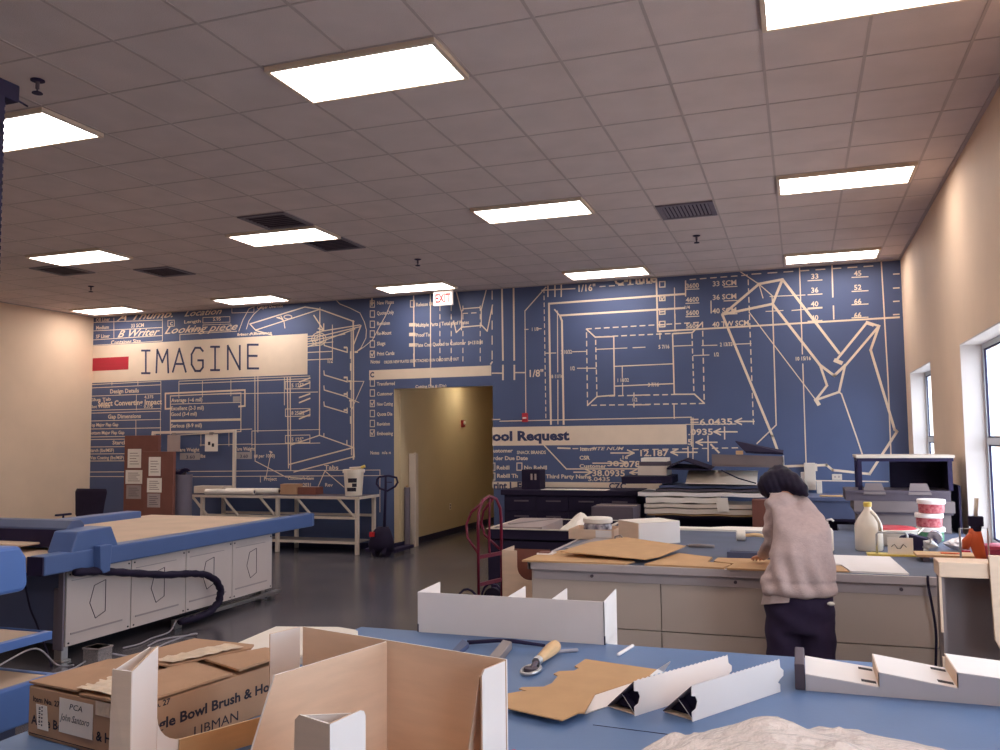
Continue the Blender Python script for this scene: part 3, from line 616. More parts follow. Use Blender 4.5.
# drag chain
pts = [(75, 572.5), (100, 571), (130, 573), (165, 575), (192, 573.5), (206, 574.5), (216, 580), (221, 590), (219, 602), (210, 612), (196, 618), (180, 622)]
m = MB(O); w3 = [at_x(p[0], p[1], -2.47) for p in pts]; pp = []
for a, b in zip(w3[:-1], w3[1:]):
    for k in range(4): pp.append(a.lerp(b, k/4))
pp.append(w3[-1]); m.tube(pp, [.036 if i % 2 else .030 for i in range(len(pp))], 8, flat=1.2)
m.build('drag_chain', 'black', t, smooth='all')
# things under the machine
t2 = thing('junction_box', 'small speckled grey metal box on the floor under the cutting machine', 'box', (-2.26, 1.08, 0))
m = MB(); m.box(-.09, -.06, 0, .07, .09, .15); m.build('box_body', mat('speckled_label', (170, 160, 158), .6, scale=120, c2=(120, 112, 116)), t2, bevel=.006)
m = MB(); m.box(-.095, -.065, .135, .075, .095, .15); m.build('box_lid', 'metalgrey', t2, bevel=.003)
def cable(name, label, pts, r=.007, mt_='cable'):
    P = [V(p) for p in pts]; q = []
    for i in range(len(P)-1):
        p0, p1, p2, p3 = P[max(i-1, 0)], P[i], P[i+1], P[min(i+2, len(P)-1)]
        for k in range(6):
            s = k/6; q.append(.5*((2*p1)+(p2-p0)*s+(2*p0-5*p1+4*p2-p3)*s*s+(3*p1-p0-3*p2+p3)*s**3))
    q.append(P[-1]); m = MB(tuple(P[0])); m.tube(q, r, 7)
    return tag(m.build(name, mt_, smooth='all'), label, 'cable')
cable('power_cable', 'grey cable looping on the floor beside the speckled junction box', [(-2.18, 1.16, .08), (-2.13, 1.40, .012), (-2.22, 1.85, .012), (-2.12, 2.05, .05), (-2.20, 2.2, .012), (-2.35, 1.95, .012), (-2.3, 1.7, .012)])
cable('power_cable', 'second grey cable, hanging from the drag chain end to the floor', [(-2.50, 2.30, .10), (-2.45, 2.15, .03), (-2.48, 1.95, .012), (-2.43, 1.75, .012), (-2.46, 1.58, .012)])
cable('power_cable', 'long pale cable curling on the floor at the near end of the machine', [(-3.05, .55, .012), (-2.7, .45, .012), (-2.45, .62, .012), (-2.33, .86, .012), (-2.30, 1.0, .05)])
cable('power_cable', 'thin pale cable arching under the near left corner of the machine', [(-2.75, .35, .012), (-2.72, .6, .10), (-2.66, .85, .16), (-2.55, .96, .012), (-2.42, 1.0, .012)])
cable('power_cable', 'dark cable drooping across the near end of the machine base', [(-3.05, 1.06, .72), (-2.95, 1.04, .45), (-2.85, 1.03, .30), (-2.68, .98, .10), (-2.55, .9, .015)], .008, 'black')
# ================================================================== SECOND CUTTING TABLE (left edge, near)
O = (-1.2, -2.4, 0)
t = thing('cutting_table', 'bright blue cutting table with beige beds cut off by the left edge', 'cutting machine', O)
m = MB(O); m.box(-2.1, -3.4, .70-.02, -.24, -1.32, .70); m.build('bed', 'felt', t)
m = MB(O); m.box(-.24, -3.4, .52, -.20, -1.31, .705); m.box(-2.1, -1.32, .52, -.20, -1.31+.025, .705); m.build('side_rail', 'bluelight', t, bevel=.01)
m = MB(O); m.box(-2.0, -3.3, .10, -.28, -1.45, .52); m.build('base_cabinet', 'bluegrey', t)
for (x, y) in [(-.4, -1.6), (-.4, -3.2), (-1.9, -1.6), (-1.9, -3.2)]:
    m = MB(O); m.box(x-.05, y-.05, 0, x+.05, y+.05, .1); m.build('foot', 'steel', t, bevel=.004)
m = MB(O); m.box(-2.1, -3.3, .855, -.34, -1.24, .875); m.build('upper_tray', 'felt', t)
m = MB(O); m.box(-.34, -3.3, .845, -.30, -1.235, .885); m.box(-2.1, -1.24, .845, -.34, -1.235, .885); m.build('tray_rim', 'bluelight', t, bevel=.008)
for y in (-1.5, -3.0):
    m = MB(O); m.box(-1.15, y-.03, .70, -1.09, y+.03, .855); m.build('tray_post', 'metalgrey', t)
m = MB(O); m.panel([(-.27, -2.0, 1.11), (-.27, -1.43, 1.11), (-.27, -1.41, 1.14), (-.27, -1.42, 1.27), (-.27, -1.46, 1.325), (-.27, -2.0, 1.335)], .9); m.build('cutting_head', 'bluelight', t, bevel=.04)
m = MB(O); m.box(-1.0, -1.95, .875, -.8, -1.75, 1.10); m.build('head_post', 'bluegrey', t)
m = MB(O); m.box(-.8, -1.75, 1.325, -.46, -1.5, 1.36); m.build('head_cover', 'dark', t, bevel=.01)
# tall post
t = thing('tall_post', 'dark navy tall post with wide cap at the left edge', 'post', (-.95, -1.09, 0))
m = MB(); m.box(-.05, -.06, .012, .05, 0.005, 3.72); m.build('upright', 'dark', t)
m = MB()
for i in range(90): m.box(.02, .005, .1+i*.04, .05, .010, .12+i*.04)
m.build('notched_edge', 'dark', t)
m = MB(); m.box(-.2, -.2, 3.715, .05, .10, 3.815); m.build('cap', 'dark', t, bevel=.008)
m = MB(); m.cyl((.03, .10, 3.735), (.03, .17, 3.725), .006, n=8); m.build('pin', 'dark', t)
m = MB(); m.box(-.15, -.15, 0, .1, .1, .012); m.build('base_plate', 'dark', t)
# ================================================================== PACKING TABLE by the blue wall
O = (-5.0, 7.9, 0)
t = thing('packing_table', 'white-legged packing table with slanted braces along the blue wall', 'table', O)
m = MB(O); m.box(-6.85, 7.56, .872, -3.40, 8.22, .905); m.build('table_top', 'darkgrey', t, bevel=.004)
m = MB(O); m.box(-6.85, 7.545, .868, -3.40, 7.56, .91); m.box(-3.40, 7.545, .868, -3.385, 8.22, .91); m.build('top_edge', 'creampaint', t)
for x in (-3.46, -4.92, -6.4):
    for y in (7.61, 8.17):
        m = MB(O); m.box(x-.028, y-.028, 0, x+.028, y+.028, .872); m.build('leg', 'creampaint', t, bevel=.004)
for y in (7.61, 8.17):
    m = MB(O); m.box(-6.37, y-.02, .55, -4.95, y+.02, .59); m.box(-4.89, y-.02, .55, -3.49, y+.02, .59); m.build('rail', 'creampaint', t)
m = MB(O); m.box(-6.4, 7.64, .17, -3.49, 8.14, .185); m.build('lower_shelf', 'metalgrey', t)
m = MB(O); m.box(-6.37, 7.60, .16, -3.49, 7.625, .20); m.build('shelf_edge', 'creampaint', t)
for x in (-3.49, -4.25, -4.95, -5.68, -6.3):
    m = MB(O); m.tube([(x-.30, 7.60, .87), (x, 7.60, .57)], .022, 8); m.build('brace', 'creampaint', t)
m = MB(O); m.box(-6.2, 8.13, .905, -6.15, 8.18, 1.96); m.box(-7.95, 8.13, 1.955, -6.15, 8.18, 2.0); m.box(-7.95, 8.13, 0, -7.90, 8.18, 1.955); m.build('overhead_frame', 'creampaint', t, bevel=.004)
def sheet_hanging(x, w, h, label, mt_='paper', marks=True):
    o = thing('paper_sheet', label, 'paper', (x, 8.115, 1.93-h), 0, 'papers on the overhead frame')
    m = MB(); m.box(-w/2, -.004, 0, w/2, 0, h); m.build('sheet', mt_, o)
    m = MB(); m.box(-.04, -.012, h-.01, .04, .012, h+.035); m.build('clip', 'metalgrey', o)
    if marks:
        m = MB(); m.box(-.07, -.005, .11, -.02, -.004, .17); m.box(.01, -.005, .08, .06, -.004, .14); m.build('print_mark', 'ink', o)
sheet_hanging(-7.44, .28, .30, 'blank grey sheet clipped to the overhead frame above the packing table', 'greypaper', False)
sheet_hanging(-6.63, .27, .30, 'white printed sheet clipped to the overhead frame near its right post')
# on the packing table
def roll(x0, y0, x1, y1, r, label):
    o = thing('paper_roll', label, 'paper roll', ((x0+x1)/2, (y0+y1)/2, .9105), 0, 'paper rolls on the packing table')
    c = V(((x0+x1)/2, (y0+y1)/2, 0)); a = V((x0, y0, r))-c; b = V((x1, y1, r))-c; d = (b-a).normalized()
    m = MB(); m.cyl(a, b, r); m.build('roll_body', 'paper', o, smooth=True)
    m = MB(); m.cyl(a-d*.004, b+d*.004, r*.55); m.build('roll_core', 'darkgrey', o)
roll(-6.35, 7.62, -5.45, 7.72, .045, 'short white paper roll lying at the front of the packing table')
roll(-6.08, 7.82, -5.10, 7.92, .05, 'long white paper roll reaching to the small brown box')
def carton(name, label, loc, sx, sy, sz, rz=0, mt_='carton', cat='box', tape=True, group=None):
    o = thing(name, label, cat, loc, rz, group)
    m = MB(); m.box(-sx/2, -sy/2, 0, sx/2, sy/2, sz-.006); m.build('box_body', mt_, o, bevel=.003)
    m = MB(); m.box(-sx/2, -sy/2, sz-.005, sx/2, -.002, sz); m.build('top_flap', mt_, o)
    m = MB(); m.box(-sx/2, .002, sz-.005, sx/2, sy/2, sz); m.build('top_flap', mt_, o)
    if tape:
        m = MB(); m.box(-sx/2-.001, -.03, sz, sx/2+.001, .03, sz+.0012); m.box(-sx/2-.0015, -.03, sz-.07, -sx/2-.0005, .03, sz); m.build('tape_strip', 'tape', o)
    return o
carton('small_box', 'small brown box on the packing table at the end of the paper rolls', (-4.90, 7.98, .9105), .30, .22, .17, .05)
carton('small_box', 'low tan box on the packing table, right of the brown one', (-4.56, 8.02, .9105), .34, .24, .12, 0, 'brown')
carton('flat_box', 'flat pale carton lying behind the grey bin on the packing table', (-6.54, 8.06, .9105), .62, .24, .12, 0, 'creampaint', tape=False)
def pail(name, label, loc, r0, r1, h, mt_='jug'):
    o = thing(name, label, 'bucket', loc)
    m = MB(); m.lathe([(r0, 0), (r1, h), (r1+.012, h), (r1+.012, h-.05), (r1+.004, h-.05)] if False else [(r0, 0), (r1, h), (r1-.006, h), (r1-.006, h-.02), (.02, h-.03)], (0, 0, 0)); m.build('bucket_body', mt_, o, smooth=True)
    m = MB(); m.lathe([(r1+.002, h-.055), (r1+.014, h-.055), (r1+.014, h-.005), (r1+.002, h-.005)], (0, 0, 0)); m.build('rim', mt_, o)
    return o
pb = at_z(360, 491, .91)
b = pail('white_bucket', 'white plastic bucket with dark round print at the table end', (-3.66, 7.86, .9105), .135, .165, .42)
m = MB()
for i, (a0, a1, z0, z1) in enumerate([(-1.9, -.8, .07, .13), (-1.7, -.75, .21, .28), (-1.25, -.75, .14, .2)]):
    n = 8
    for k in range(n):
        u0 = a0+(a1-a0)*k/n; u1 = a0+(a1-a0)*(k+1)/n
        m.add([((.1365+.03*z/.42)*math.cos(u), (.1365+.03*z/.42)*math.sin(u), z) for u, z in ((u0, z0), (u1, z0), (u1, z1), (u0, z1))], [(0, 1, 2, 3)])
m.build('printed_logo', 'ink', b)
m = MB(); m.box(-.01, -.10, .40, .12, .02, .42); m.build('bucket_filling', 'kraft', b)
t2 = thing('tape_gun', 'yellow-tipped tool resting across the white bucket rim', 'tool', (-3.60, 7.80, 1.3305))
m = MB(); m.tube([(-.10, 0, .02), (.10, .02, .03)], .018, 10); m.build('handle', 'creampaint', t2, smooth=True)
m = MB(); m.tube([(.10, .02, .03), (.16, .03, .05)], .024, 10); m.build('tip', 'yellow', t2, smooth=True)
# ================================================================== PALLET JACK
O = (-2.95, 7.42, 0)
t = thing('pallet_jack', 'black hand pallet truck with looped handle parked by the opening', 'pallet truck', O)
m = MB(O)
m.tube([(-2.98, 7.44, 1.23), (-2.80, 7.40, 1.25), (-2.66, 7.38, 1.22), (-2.64, 7.38, 1.15), (-2.68, 7.38, 1.09), (-2.82, 7.40, 1.02), (-2.97, 7.44, 1.05), (-3.04, 7.46, 1.12), (-3.03, 7.46, 1.19)], .017, 10, closed=True); m.build('handle_loop', 'dark', t, smooth='all')
m = MB(O); m.tube([(-2.86, 7.41, 1.23), (-2.86, 7.41, 1.02), (-2.93, 7.5, .40)], [.016, .02, .024], 10); m.tube([(-2.84, 7.41, 1.15), (-2.74, 7.39, 1.15)], .007, 8); m.build('tow_bar', 'dark', t, smooth='all')
m = MB(O); m.loft([((-2.98, 7.5, .10), (.20, 0, 0), (0, .13, 0)), ((-2.98, 7.5, .22), (.21, 0, 0), (0, .14, 0)), ((-2.97, 7.5, .38), (.15, 0, 0), (0, .11, 0)), ((-2.95, 7.5, .46), (.09, 0, 0), (0, .07, 0))], 18); m.build('pump_body', 'black', t, smooth='all')
for s in (-1, 1):
    m = MB(O); x = -2.96+s*.09; m.cyl((x-.03, 7.46, .09), (x+.03, 7.46, .09), .09, n=24); m.build('steer_wheel', 'black', t, smooth=True)
    m = MB(O); m.box(-3.02+s*.2-.07, 7.55, .06, -3.02+s*.2+.07, 8.2, .115); m.build('fork', 'dark', t, bevel=.01)
m = MB(O); m.box(-3.11, 7.35, .32, -3.04, 7.40, .39); m.build('red_tag', 'exitred', t)
# ================================================================== BROWN BOARDS, BIN, OFFICE CHAIR behind the cutter
def brown_board(x, y, w, h, label, papers):
    t = thing('brown_board_stand', label, 'board stand', (x, y, 0))
    m = MB(); m.box(-w/2, -.03, .05, w/2, .03, h); m.build('board', 'brown', t, bevel=.006)
    for s in (-1, 1):
        m = MB(); m.box(s*(w/2-.06)-.03, -.14, 0, s*(w/2-.06)+.03, .14, .05); m.build('foot', 'darkgrey', t)
    for (px0, py0, px1, py1, mt_, lb) in papers:
        a = at_y(px0, py0, y-.031); b2 = at_y(px1, py1, y-.031)
        o = thing('paper_notice', lb, 'paper', (a.x, y-.031, b2.z), 0, 'papers on the brown boards')
        w_, h_ = b2.x-a.x, a.z-b2.z
        m = MB(); m.box(0, -.003, 0, w_, 0, h_); m.build('sheet', mt_, o)
        m = MB()
        for k in range(5): m.box(w_*.15, -.004, h_*(.2+.14*k), w_*(.85-.1*(k % 3)), -.003, h_*(.2+.14*k)+.008)
        m.build('print_mark', 'darkgrey' if mt_ == 'greypaper' else 'brown', o)
brown_board(-6.60, 6.40, .66, 1.91, 'taller brown board stand with a column of three papers', [
    (128, 449, 141, 468, 'paper', 'white paper with small drawing, topmost on the taller brown board'), (125.8, 470, 142.3, 484, 'paper', 'white paper with dark bar in the middle of the taller brown board'), (126.5, 485, 141, 499, 'greypaper', 'grey paper at the bottom of the taller brown board')])
brown_board(-5.93, 6.0, .57, 1.66, 'shorter brown board stand before the taller one, three papers', [
    (149, 457, 160.5, 476, 'paper', 'white paper at the top of the shorter brown board'), (147.3, 478, 161.5, 492.5, 'paper', 'white paper in the middle of the shorter brown board'), (147.5, 493.5, 160, 507.5, 'greypaper', 'grey paper at the bottom of the shorter brown board')])
t = thing('grey_drum', 'tall narrow grey drum right of the brown boards', 'drum', (-5.76, 6.30, 0))
m = MB(); m.lathe([(.15, 0), (.16, .02), (.155, 1.24), (.16, 1.26), (.16, 1.30), (.145, 1.30), (.14, 1.26)], (0, 0, 0), 24); m.build('drum_body', 'grille', t, smooth=True)
t = thing('black_spool', 'dark crumpled strapping on top of the grey drum', 'strapping', (-5.76, 6.30, 1.3005))
m = MB()
for k in range(5): m.tube([(.03*(k-2)+.07*math.cos(a*PI/6), .05*math.sin(a*PI/6), .03+.012*k+.015*math.sin(a+k)) for a in range(12)], .016, 6, closed=True)
m.build('coil', 'dark', t, smooth='all')
m = MB(); m.tube([(-.10, .02, .017), (.10, -.02, .017)], .017, 8); m.build('coil_tail', 'darkgrey', t)
O = (-7.56, 6.3, 0)
t = thing('office_chair', 'dark office chair showing its backrest behind the blue machine', 'chair', O)
m = MB(); 
rg = []
for z, w, y in [(.60, .22, .0), (.66, .28, .02), (.85, .30, .035), (1.02, .325, .05), (1.07, .30, .055)]: rg.append(((0, y, z), (w, 0, 0), (0, .03, 0)))
m.loft(rg, 24); m.build('backrest', 'black', t, smooth='all')
m = MB(); m.loft([((0, -.25, .46), (.24, 0, 0), (0, .23, 0)), ((0, -.25, .49), (.26, 0, 0), (0, .25, 0)), ((0, -.25, .53), (.24, 0, 0), (0, .23, 0))], 24); m.build('seat', 'black', t, smooth='all')
m = MB(); m.tube([(0, -.2, .46), (0, .0, .45), (0, .03, .65)], .025, 8); m.build('back_bracket', 'dark', t)
m = MB(); m.cyl((0, -.25, .10), (0, -.25, .47), .03); m.build('gas_stem', 'dark', t)
for k in range(5):
    a = 2*PI*k/5+.3; m = MB(); m.tube([(0, -.25, .12), (.28*math.cos(a), -.25+.28*math.sin(a), .08)], [.028, .018], 8); leg = m.build('leg', 'dark', t)
    m = MB(); c = (.28*math.cos(a), -.25+.28*math.sin(a)); m.cyl((c[0]-.015, c[1], .03), (c[0]+.015, c[1], .03), .03, n=14); m.cyl((c[0], c[1], .03), (c[0], c[1], .08), .008, n=8); m.build('caster', 'black', leg)
for s in (-1, 1):
    m = MB(); m.tube([(s*.22, -.2, .48), (s*.29, -.2, .52), (s*.30, -.2, .66)], .016, 8); m.box(s*.30-.03, -.34, .66, s*.30+.03, -.06, .69); m.build('armrest', 'dark', t, bevel=.006)
# ================================================================== BLACK FLAT FILES along the blue wall
O = (.1, 7.9, 0)
t = thing('flat_file_cabinet', 'long black flat file cabinet below the Tool Request lettering', 'cabinet', O)
m = MB(O); m.box(-.98, 7.55, .06, .99, 8.24, .97); m.build('body', 'black', t, bevel=.004)
m = MB(O); m.box(-1.02, 7.50, .97, 1.02, 8.25, 1.045); m.build('top', 'black', t, bevel=.006)
m = MB(O); m.box(-.95, 7.60, 0, .96, 8.2, .06); m.build('plinth', 'dark', t)
for c in range(4):
    for r in range(4):
        x0 = -.96+c*.486; z0 = .08+r*.222; m = MB(O); m.box(x0, 7.535, z0, x0+.470, 7.55, z0+.208); d = m.build('drawer', 'black', t, bevel=.003)
        m = MB(O); m.box(x0+.14, 7.522, z0+.13, x0+.36, 7.535, z0+.15); m.build('handle', 'darkgrey', d)
m = MB((.1, 7.8, 1.0455)); m.panel([(-.42, 7.56, 1.051), (.55, 7.54, 1.051), (.56, 7.78, 1.051), (-.4, 7.80, 1.051)], .005); tag(m.build('long_sheet', 'paper'), 'long white sheet lying on the black flat file cabinet', 'paper')
t = thing('desk_organiser', 'black box with two pale slots on the black flat file cabinet', 'box', (-.60, 7.80, 1.0455))
m = MB(); m.box(-.14, -.15, 0, .14, .15, .29); m.build('box_body', 'black', t, bevel=.008)
m = MB(); m.box(.0, -.152, .14, .03, -.15, .23); m.box(.06, -.152, .14, .09, -.15, .23); m.build('slot_label', 'greypaper', t)
# ---- counter with the pile of boards
O = (3.0, 7.9, 0)
t = thing('storage_counter', 'dark storage counter along the blue wall under the board pile', 'counter', O)
m = MB(O); m.box(1.30, 7.75, 0, 4.5, 8.25, .70); m.build('counter_base', 'black', t)
m = MB(O); m.box(1.28, 7.30, .70, 4.52, 8.25, .73); m.build('shelf', 'black', t)
for x in (1.30, 2.72, 4.46):
    m = MB(O); m.box(x, 7.32, .0, x+.04, 7.75, .70); m.build('side_panel', 'dark', t)
m = MB(O); m.box(3.1, 7.30, .73, 4.52, 8.25, .95); m.box(3.08, 7.28, .95, 4.53, 8.25, 1.0); m.build('raised_top', 'bluegrey', t, bevel=.004)
pile = [(1.17, 2.62, .735, .755, 'kraft', 0, 'thin tan sheet at the very bottom of the board pile'),
        (1.14, 2.56, .757, .835, 'creampaint', .01, 'thick white board near the bottom of the board pile'),
        (1.14, 2.60, .837, .90, 'creampaint', -.01, 'second white board of the pile, a tag hanging over it'),
        (1.16, 2.1, .902, .985, 'paper', .012, 'cream boards bundle in the lower middle of the pile'),
        (1.06, 2.72, .99, 1.055, 'white', -.015, 'long curling white board across the middle of the pile'),
        (1.30, 2.72, 1.06, 1.10, 'darkgrey', .01, 'dark grey board resting on the long curling one'),
        (1.35, 2.74, 1.102, 1.145, 'bluegrey', -.01, 'blue-grey board in the upper half of the pile')]
for (x0, x1, z0, z1, mt_, rz, lb) in pile:
    xc = (x0+x1)/2; m = MB(); n = 12; w = (x1-x0)/2; d = .36; amp = .006
    vs = []; fs = []
    for i in range(n+1):
        x = -w+2*w*i/n; dz = amp*math.sin(i*1.3+x0*9)
        for y in (-d, d):
            vs += [(x, y, dz+amp), (x, y, dz+amp+(z1-z0-2*amp)*.98)]
    for i in range(n):
        a = i*4; b2 = a+4; fs += [(a, a+1, b2+1, b2), (a+2, b2+2, b2+3, a+3), (a+1, a+3, b2+3, b2+1), (a, b2, b2+2, a+2)]
    fs += [(0, 2, 3, 1), (n*4, n*4+1, n*4+3, n*4+2)]
    m.add(vs, fs); o = m.build('foam_board' if mt_ != 'kraft' else 'kraft_sheet', mt_, loc=(xc, 7.62, z0)); o.rotation_euler.z = rz
    tag(o, lb, 'board', 'boards in the pile on the counter')
def slabthing(name, label, cat, loc, sx, sy, sz, mt_, rz=0, rx=0, ry=0, bevel=.003, group=None):
    m = MB(); m.box(-sx/2, -sy/2, 0, sx/2, sy/2, sz); o = m.build(name, mt_, loc=loc, bevel=bevel); o.rotation_euler = (rx, ry, rz); return tag(o, label, cat, group)
t = thing('black_flat_case', 'flat black case sticking out left from the board pile', 'case', (1.28, 7.55, 1.148))
m = MB(); m.panel([(-.45, -.28, .11), (.25, -.30, .12), (.25, .28, .12), (-.40, .28, .11)], .10); m.build('case_body', 'black', t, bevel=.006)
m = MB(); m.box(-.05, -.305, .03, .10, -.285, .06); m.build('handle', 'dark', t)
slabthing('cream_box', 'cream box at the upper left of the board pile', 'box', (1.25, 7.55, 1.271), .40, .4, .13, 'creampaint', -.03)
# rolled board with soft curve
m = MB(); n = 14; vs = []; fs = []
for i in range(n+1):
    s = i/n; yy = -.32+.5*s; zz = .17*(1-math.exp(-3*(1-s))) if False else .01+.16*math.sin(s*PI*.5)**1.5
    vs += [(-.46, yy, zz), (.46, yy, zz-.01), (-.46, yy+.006, zz-.006), (.46, yy+.006, zz-.016)]
for i in range(n):
    a = i*4; fs += [(a, a+1, a+5, a+4), (a+2, a+6, a+7, a+3), (a, a+4, a+6, a+2), (a+1, a+3, a+7, a+5)]
fs += [(0, 2, 3, 1), (n*4, n*4+1, n*4+3, n*4+2)]
m.add(vs, fs); o = m.build('curled_board', 'creampaint', loc=(2.17, 7.5, 1.165), smooth='all'); tag(o, 'cream curled board at the upper right of the pile', 'board')
slabthing('dark_sheet', 'thin dark sheet under the cream curled board', 'board', (2.2, 7.5, 1.148), .95, .5, .014, 'darkgrey', .02)
slabthing('cream_board', 'pale board lying on the cream box at the pile top', 'board', (1.27, 7.52, 1.46), .36, .35, .05, 'paper', .03)
slabthing('dark_slab', 'dark board between the cream box and the pale board', 'board', (1.26, 7.55, 1.402), .38, .4, .057, 'darkgrey', -.02)
t = thing('black_portfolio', 'black folded portfolio lying on top of the curled board', 'portfolio', (1.74, 7.55, 1.345))
m = MB(); m.panel([(-.28, -.3, .03), (.30, -.3, .015), (.30, .28, .05), (-.28, .28, .08)], .02); m.build('cover', 'black', t)
m = MB(); m.panel([(-.24, -.28, .05), (-.05, -.28, .14), (-.05, .25, .16), (-.24, .25, .09)], .012); m.panel([(-.05, -.28, .14), (.26, -.28, .03), (.26, .25, .05), (-.05, .25, .16)], .012); m.build('cover_flap', 'black', t)
O = (2.6, 7.5, 1.34)
t = thing('grey_tray', 'long grey tray bridging the right end of the board pile', 'tray', O)
m = MB(O); m.panel([(2.06, 7.25, 1.42), (2.97, 7.25, 1.40), (2.97, 7.75, 1.40), (2.06, 7.75, 1.42)], .02); m.build('tray_floor', 'greybox', t)
m = MB(O); m.panel([(2.06, 7.25, 1.41), (2.97, 7.25, 1.40), (2.97, 7.25, 1.53), (2.06, 7.25, 1.56)], .012); m.build('tray_front', 'greybox', t)
m = MB(O); m.box(2.955, 7.25, 1.40, 2.97, 7.75, 1.53); m.build('tray_end', 'creampaint', t)
m = MB(O); m.box(2.90, 7.4, 1.0, 2.95, 7.45, 1.39); m.build('tray_support', 'dark', t)
m = MB((2.66, 7.45, 1.56)); m.panel([(2.36, 7.45, 1.735), (2.50, 7.20, 1.60), (2.97, 7.20, 1.575), (2.97, 7.45, 1.605)], .014); m.panel([(2.50, 7.21, 1.585), (2.97, 7.21, 1.561), (2.97, 7.5, 1.561), (2.60, 7.5, 1.57)], .010)
tag(m.build('tilted_black_lid', 'black'), 'black tilted lid on top of the grey tray behind the person', 'lid')
slabthing('kraft_scrap', 'small tan scrap peeking out under the black tilted lid', 'scrap', (2.42, 7.235, 1.555), .09, .03, .05, 'kraft', .3)
for k, (x0, z0, x1, z1) in enumerate([(2.18, 1.35, 2.62, 1.18)]):
    m = MB((x0, 7.2-.04*k, z1)); m.tube([(x0, 7.20-.04*k, z0), ((x0+x1)/2, 7.18-.04*k, (z0+z1)/2-.02), (x1, 7.2-.04*k, z1)], .010, 6); tag(m.build('black_strap', 'black'), ['black strap slanting down across the front of the curled board', 'shorter black strap crossing behind the first one'][k], 'strap')
m = MB((2.20, 7.22, .8)); m.panel([(2.12, 7.245, .80), (2.27, 7.245, .80), (2.25, 7.25, .985), (2.09, 7.25, .985)], .006); tag(m.build('board_tag', 'paper'), 'cream tag hanging down the front of the board pile', 'tag')
m = MB((2.6, 7.1, .5)); m.box(2.57, 7.02, .731, 2.74, 7.26, .99) if False else m.box(2.57, 6.98, .0, 2.76, 7.26, .98); tag(m.build('brown_box', 'brown', bevel=.004), 'narrow brown box standing at the right end of the board pile', 'box')
carton('printed_box', 'brown printed carton on the floor left of the board pile', (.80, 7.05, 0), .56, .6, .88, 0, 'darkgrey')
# ================================================================== wall bits at right
p0 = at_y(805, 490, 8.22); p1 = at_y(815, 463, 8.22)
t = thing('wall_box', 'cream electrical box on the blue wall above the counter', 'wall box', ((p0.x+p1.x)/2, 8.29, p0.z))
m = MB(); h = p1.z-p0.z; m.box(-.075, -.09, 0, .075, 0, h); m.build('box_body', 'creampaint', t, bevel=.006)
m = MB(); m.box(-.12, -.055, .06, -.075, -.01, h*.66); m.build('side_switch', 'white', t, bevel=.004)
m = MB(); m.box(.0755, -.06, h*.7, .10, 0, h*.97); m.build('side_bracket', 'creampaint', t)
p = at_y(820, 505, 8.1); q = at_y(820, 481, 8.1)
m = MB((p.x, 8.1, 1.0)); m.box(p.x-.035, 8.06, 1.0, p.x+.035, 8.13, q.z); tag(m.build('white_post', 'creampaint', bevel=.006), 'short cream post standing on the counter beside the wall box', 'post')
p = at_y(837, 477, 8.28)
t = thing('outlet_plate', 'small cream outlet plate on the blue wall right of the wall box', 'outlet', (p.x, 8.29, p.z-.04))
m = MB(); m.box(-.065, -.012, 0, .065, 0, .08); m.build('plate', 'creampaint', t, bevel=.003)
m = MB(); m.box(-.035, -.014, .03, -.015, -.012, .055); m.box(.015, -.014, .03, .035, -.012, .055); m.build('socket', 'greypaper', t)
m = MB((3.5, 7.5, 1.0)); m.tube([(3.40, 7.45, 1.012), (3.68, 7.40, 1.012)], .012, 8); tag(m.build('wooden_stick', 'wood'), 'short wooden stick on the counter edge by the cream post', 'stick')
# ================================================================== HAND TRUCK
O = (.17, 3.75, 0); RZ = 1.25
t = thing('hand_truck', 'red tube hand truck standing upright beside the black bin table', 'hand truck', O, RZ)
m = MB(); m.tube([(-.19, 0, .12), (-.19, 0, .95), (-.175, .0, 1.08), (-.11, 0, 1.18), (0, 0, 1.215), (.11, 0, 1.18), (.175, 0, 1.08), (.19, 0, .95), (.19, 0, .12)], .0155, 10); m.build('tube_frame', 'red', t, smooth='all')
for s in (-1, 1):
    m = MB(); m.tube([(s*.06, .0, 1.19), (s*.10, .16, 1.05), (s*.12, .21, .93), (s*.14, .18, .80), (s*.18, .015, .66)], .0125, 10); m.build('handle_loop', 'red', t, smooth='all')
m = MB(); m.tube([(0, 0, 1.2), (0, .01, .70), (0, 0, .62)], .011, 8); m.build('center_rod', 'red', t)
for z in (.62, .35, .16):
    m = MB(); m.box(-.18, -.012, z-.018, .18, .012, z+.018); m.build('crossbar', 'red', t)
m = MB(); m.box(-.2, -.26, 0, .2, .02, .012); m.box(-.2, 0, 0, .2, .015, .14); m.build('toe_plate', 'red', t)
for s in (-1, 1):
    m = MB(); m.cyl((s*.20, .13, .125), (s*.25, .13, .125), .125, n=26); w_ = m.build('wheel', 'black', t, smooth=True)
    m = MB(); m.cyl((s*.195, .13, .125), (s*.255, .13, .125), .05, n=16); m.build('wheel_hub', 'red', w_)
    m = MB(); m.tube([(s*.2, .27*math.cos(a)*.55+.13, .125+.17*math.sin(a)) for a in [i*PI/8 for i in range(9)]], .012, 8); m.build('wheel_guard', 'dark', t)
m = MB(); m.cyl((-.255, .13, .125), (.255, .13, .125), .01, n=10); m.build('axle', 'dark', t)
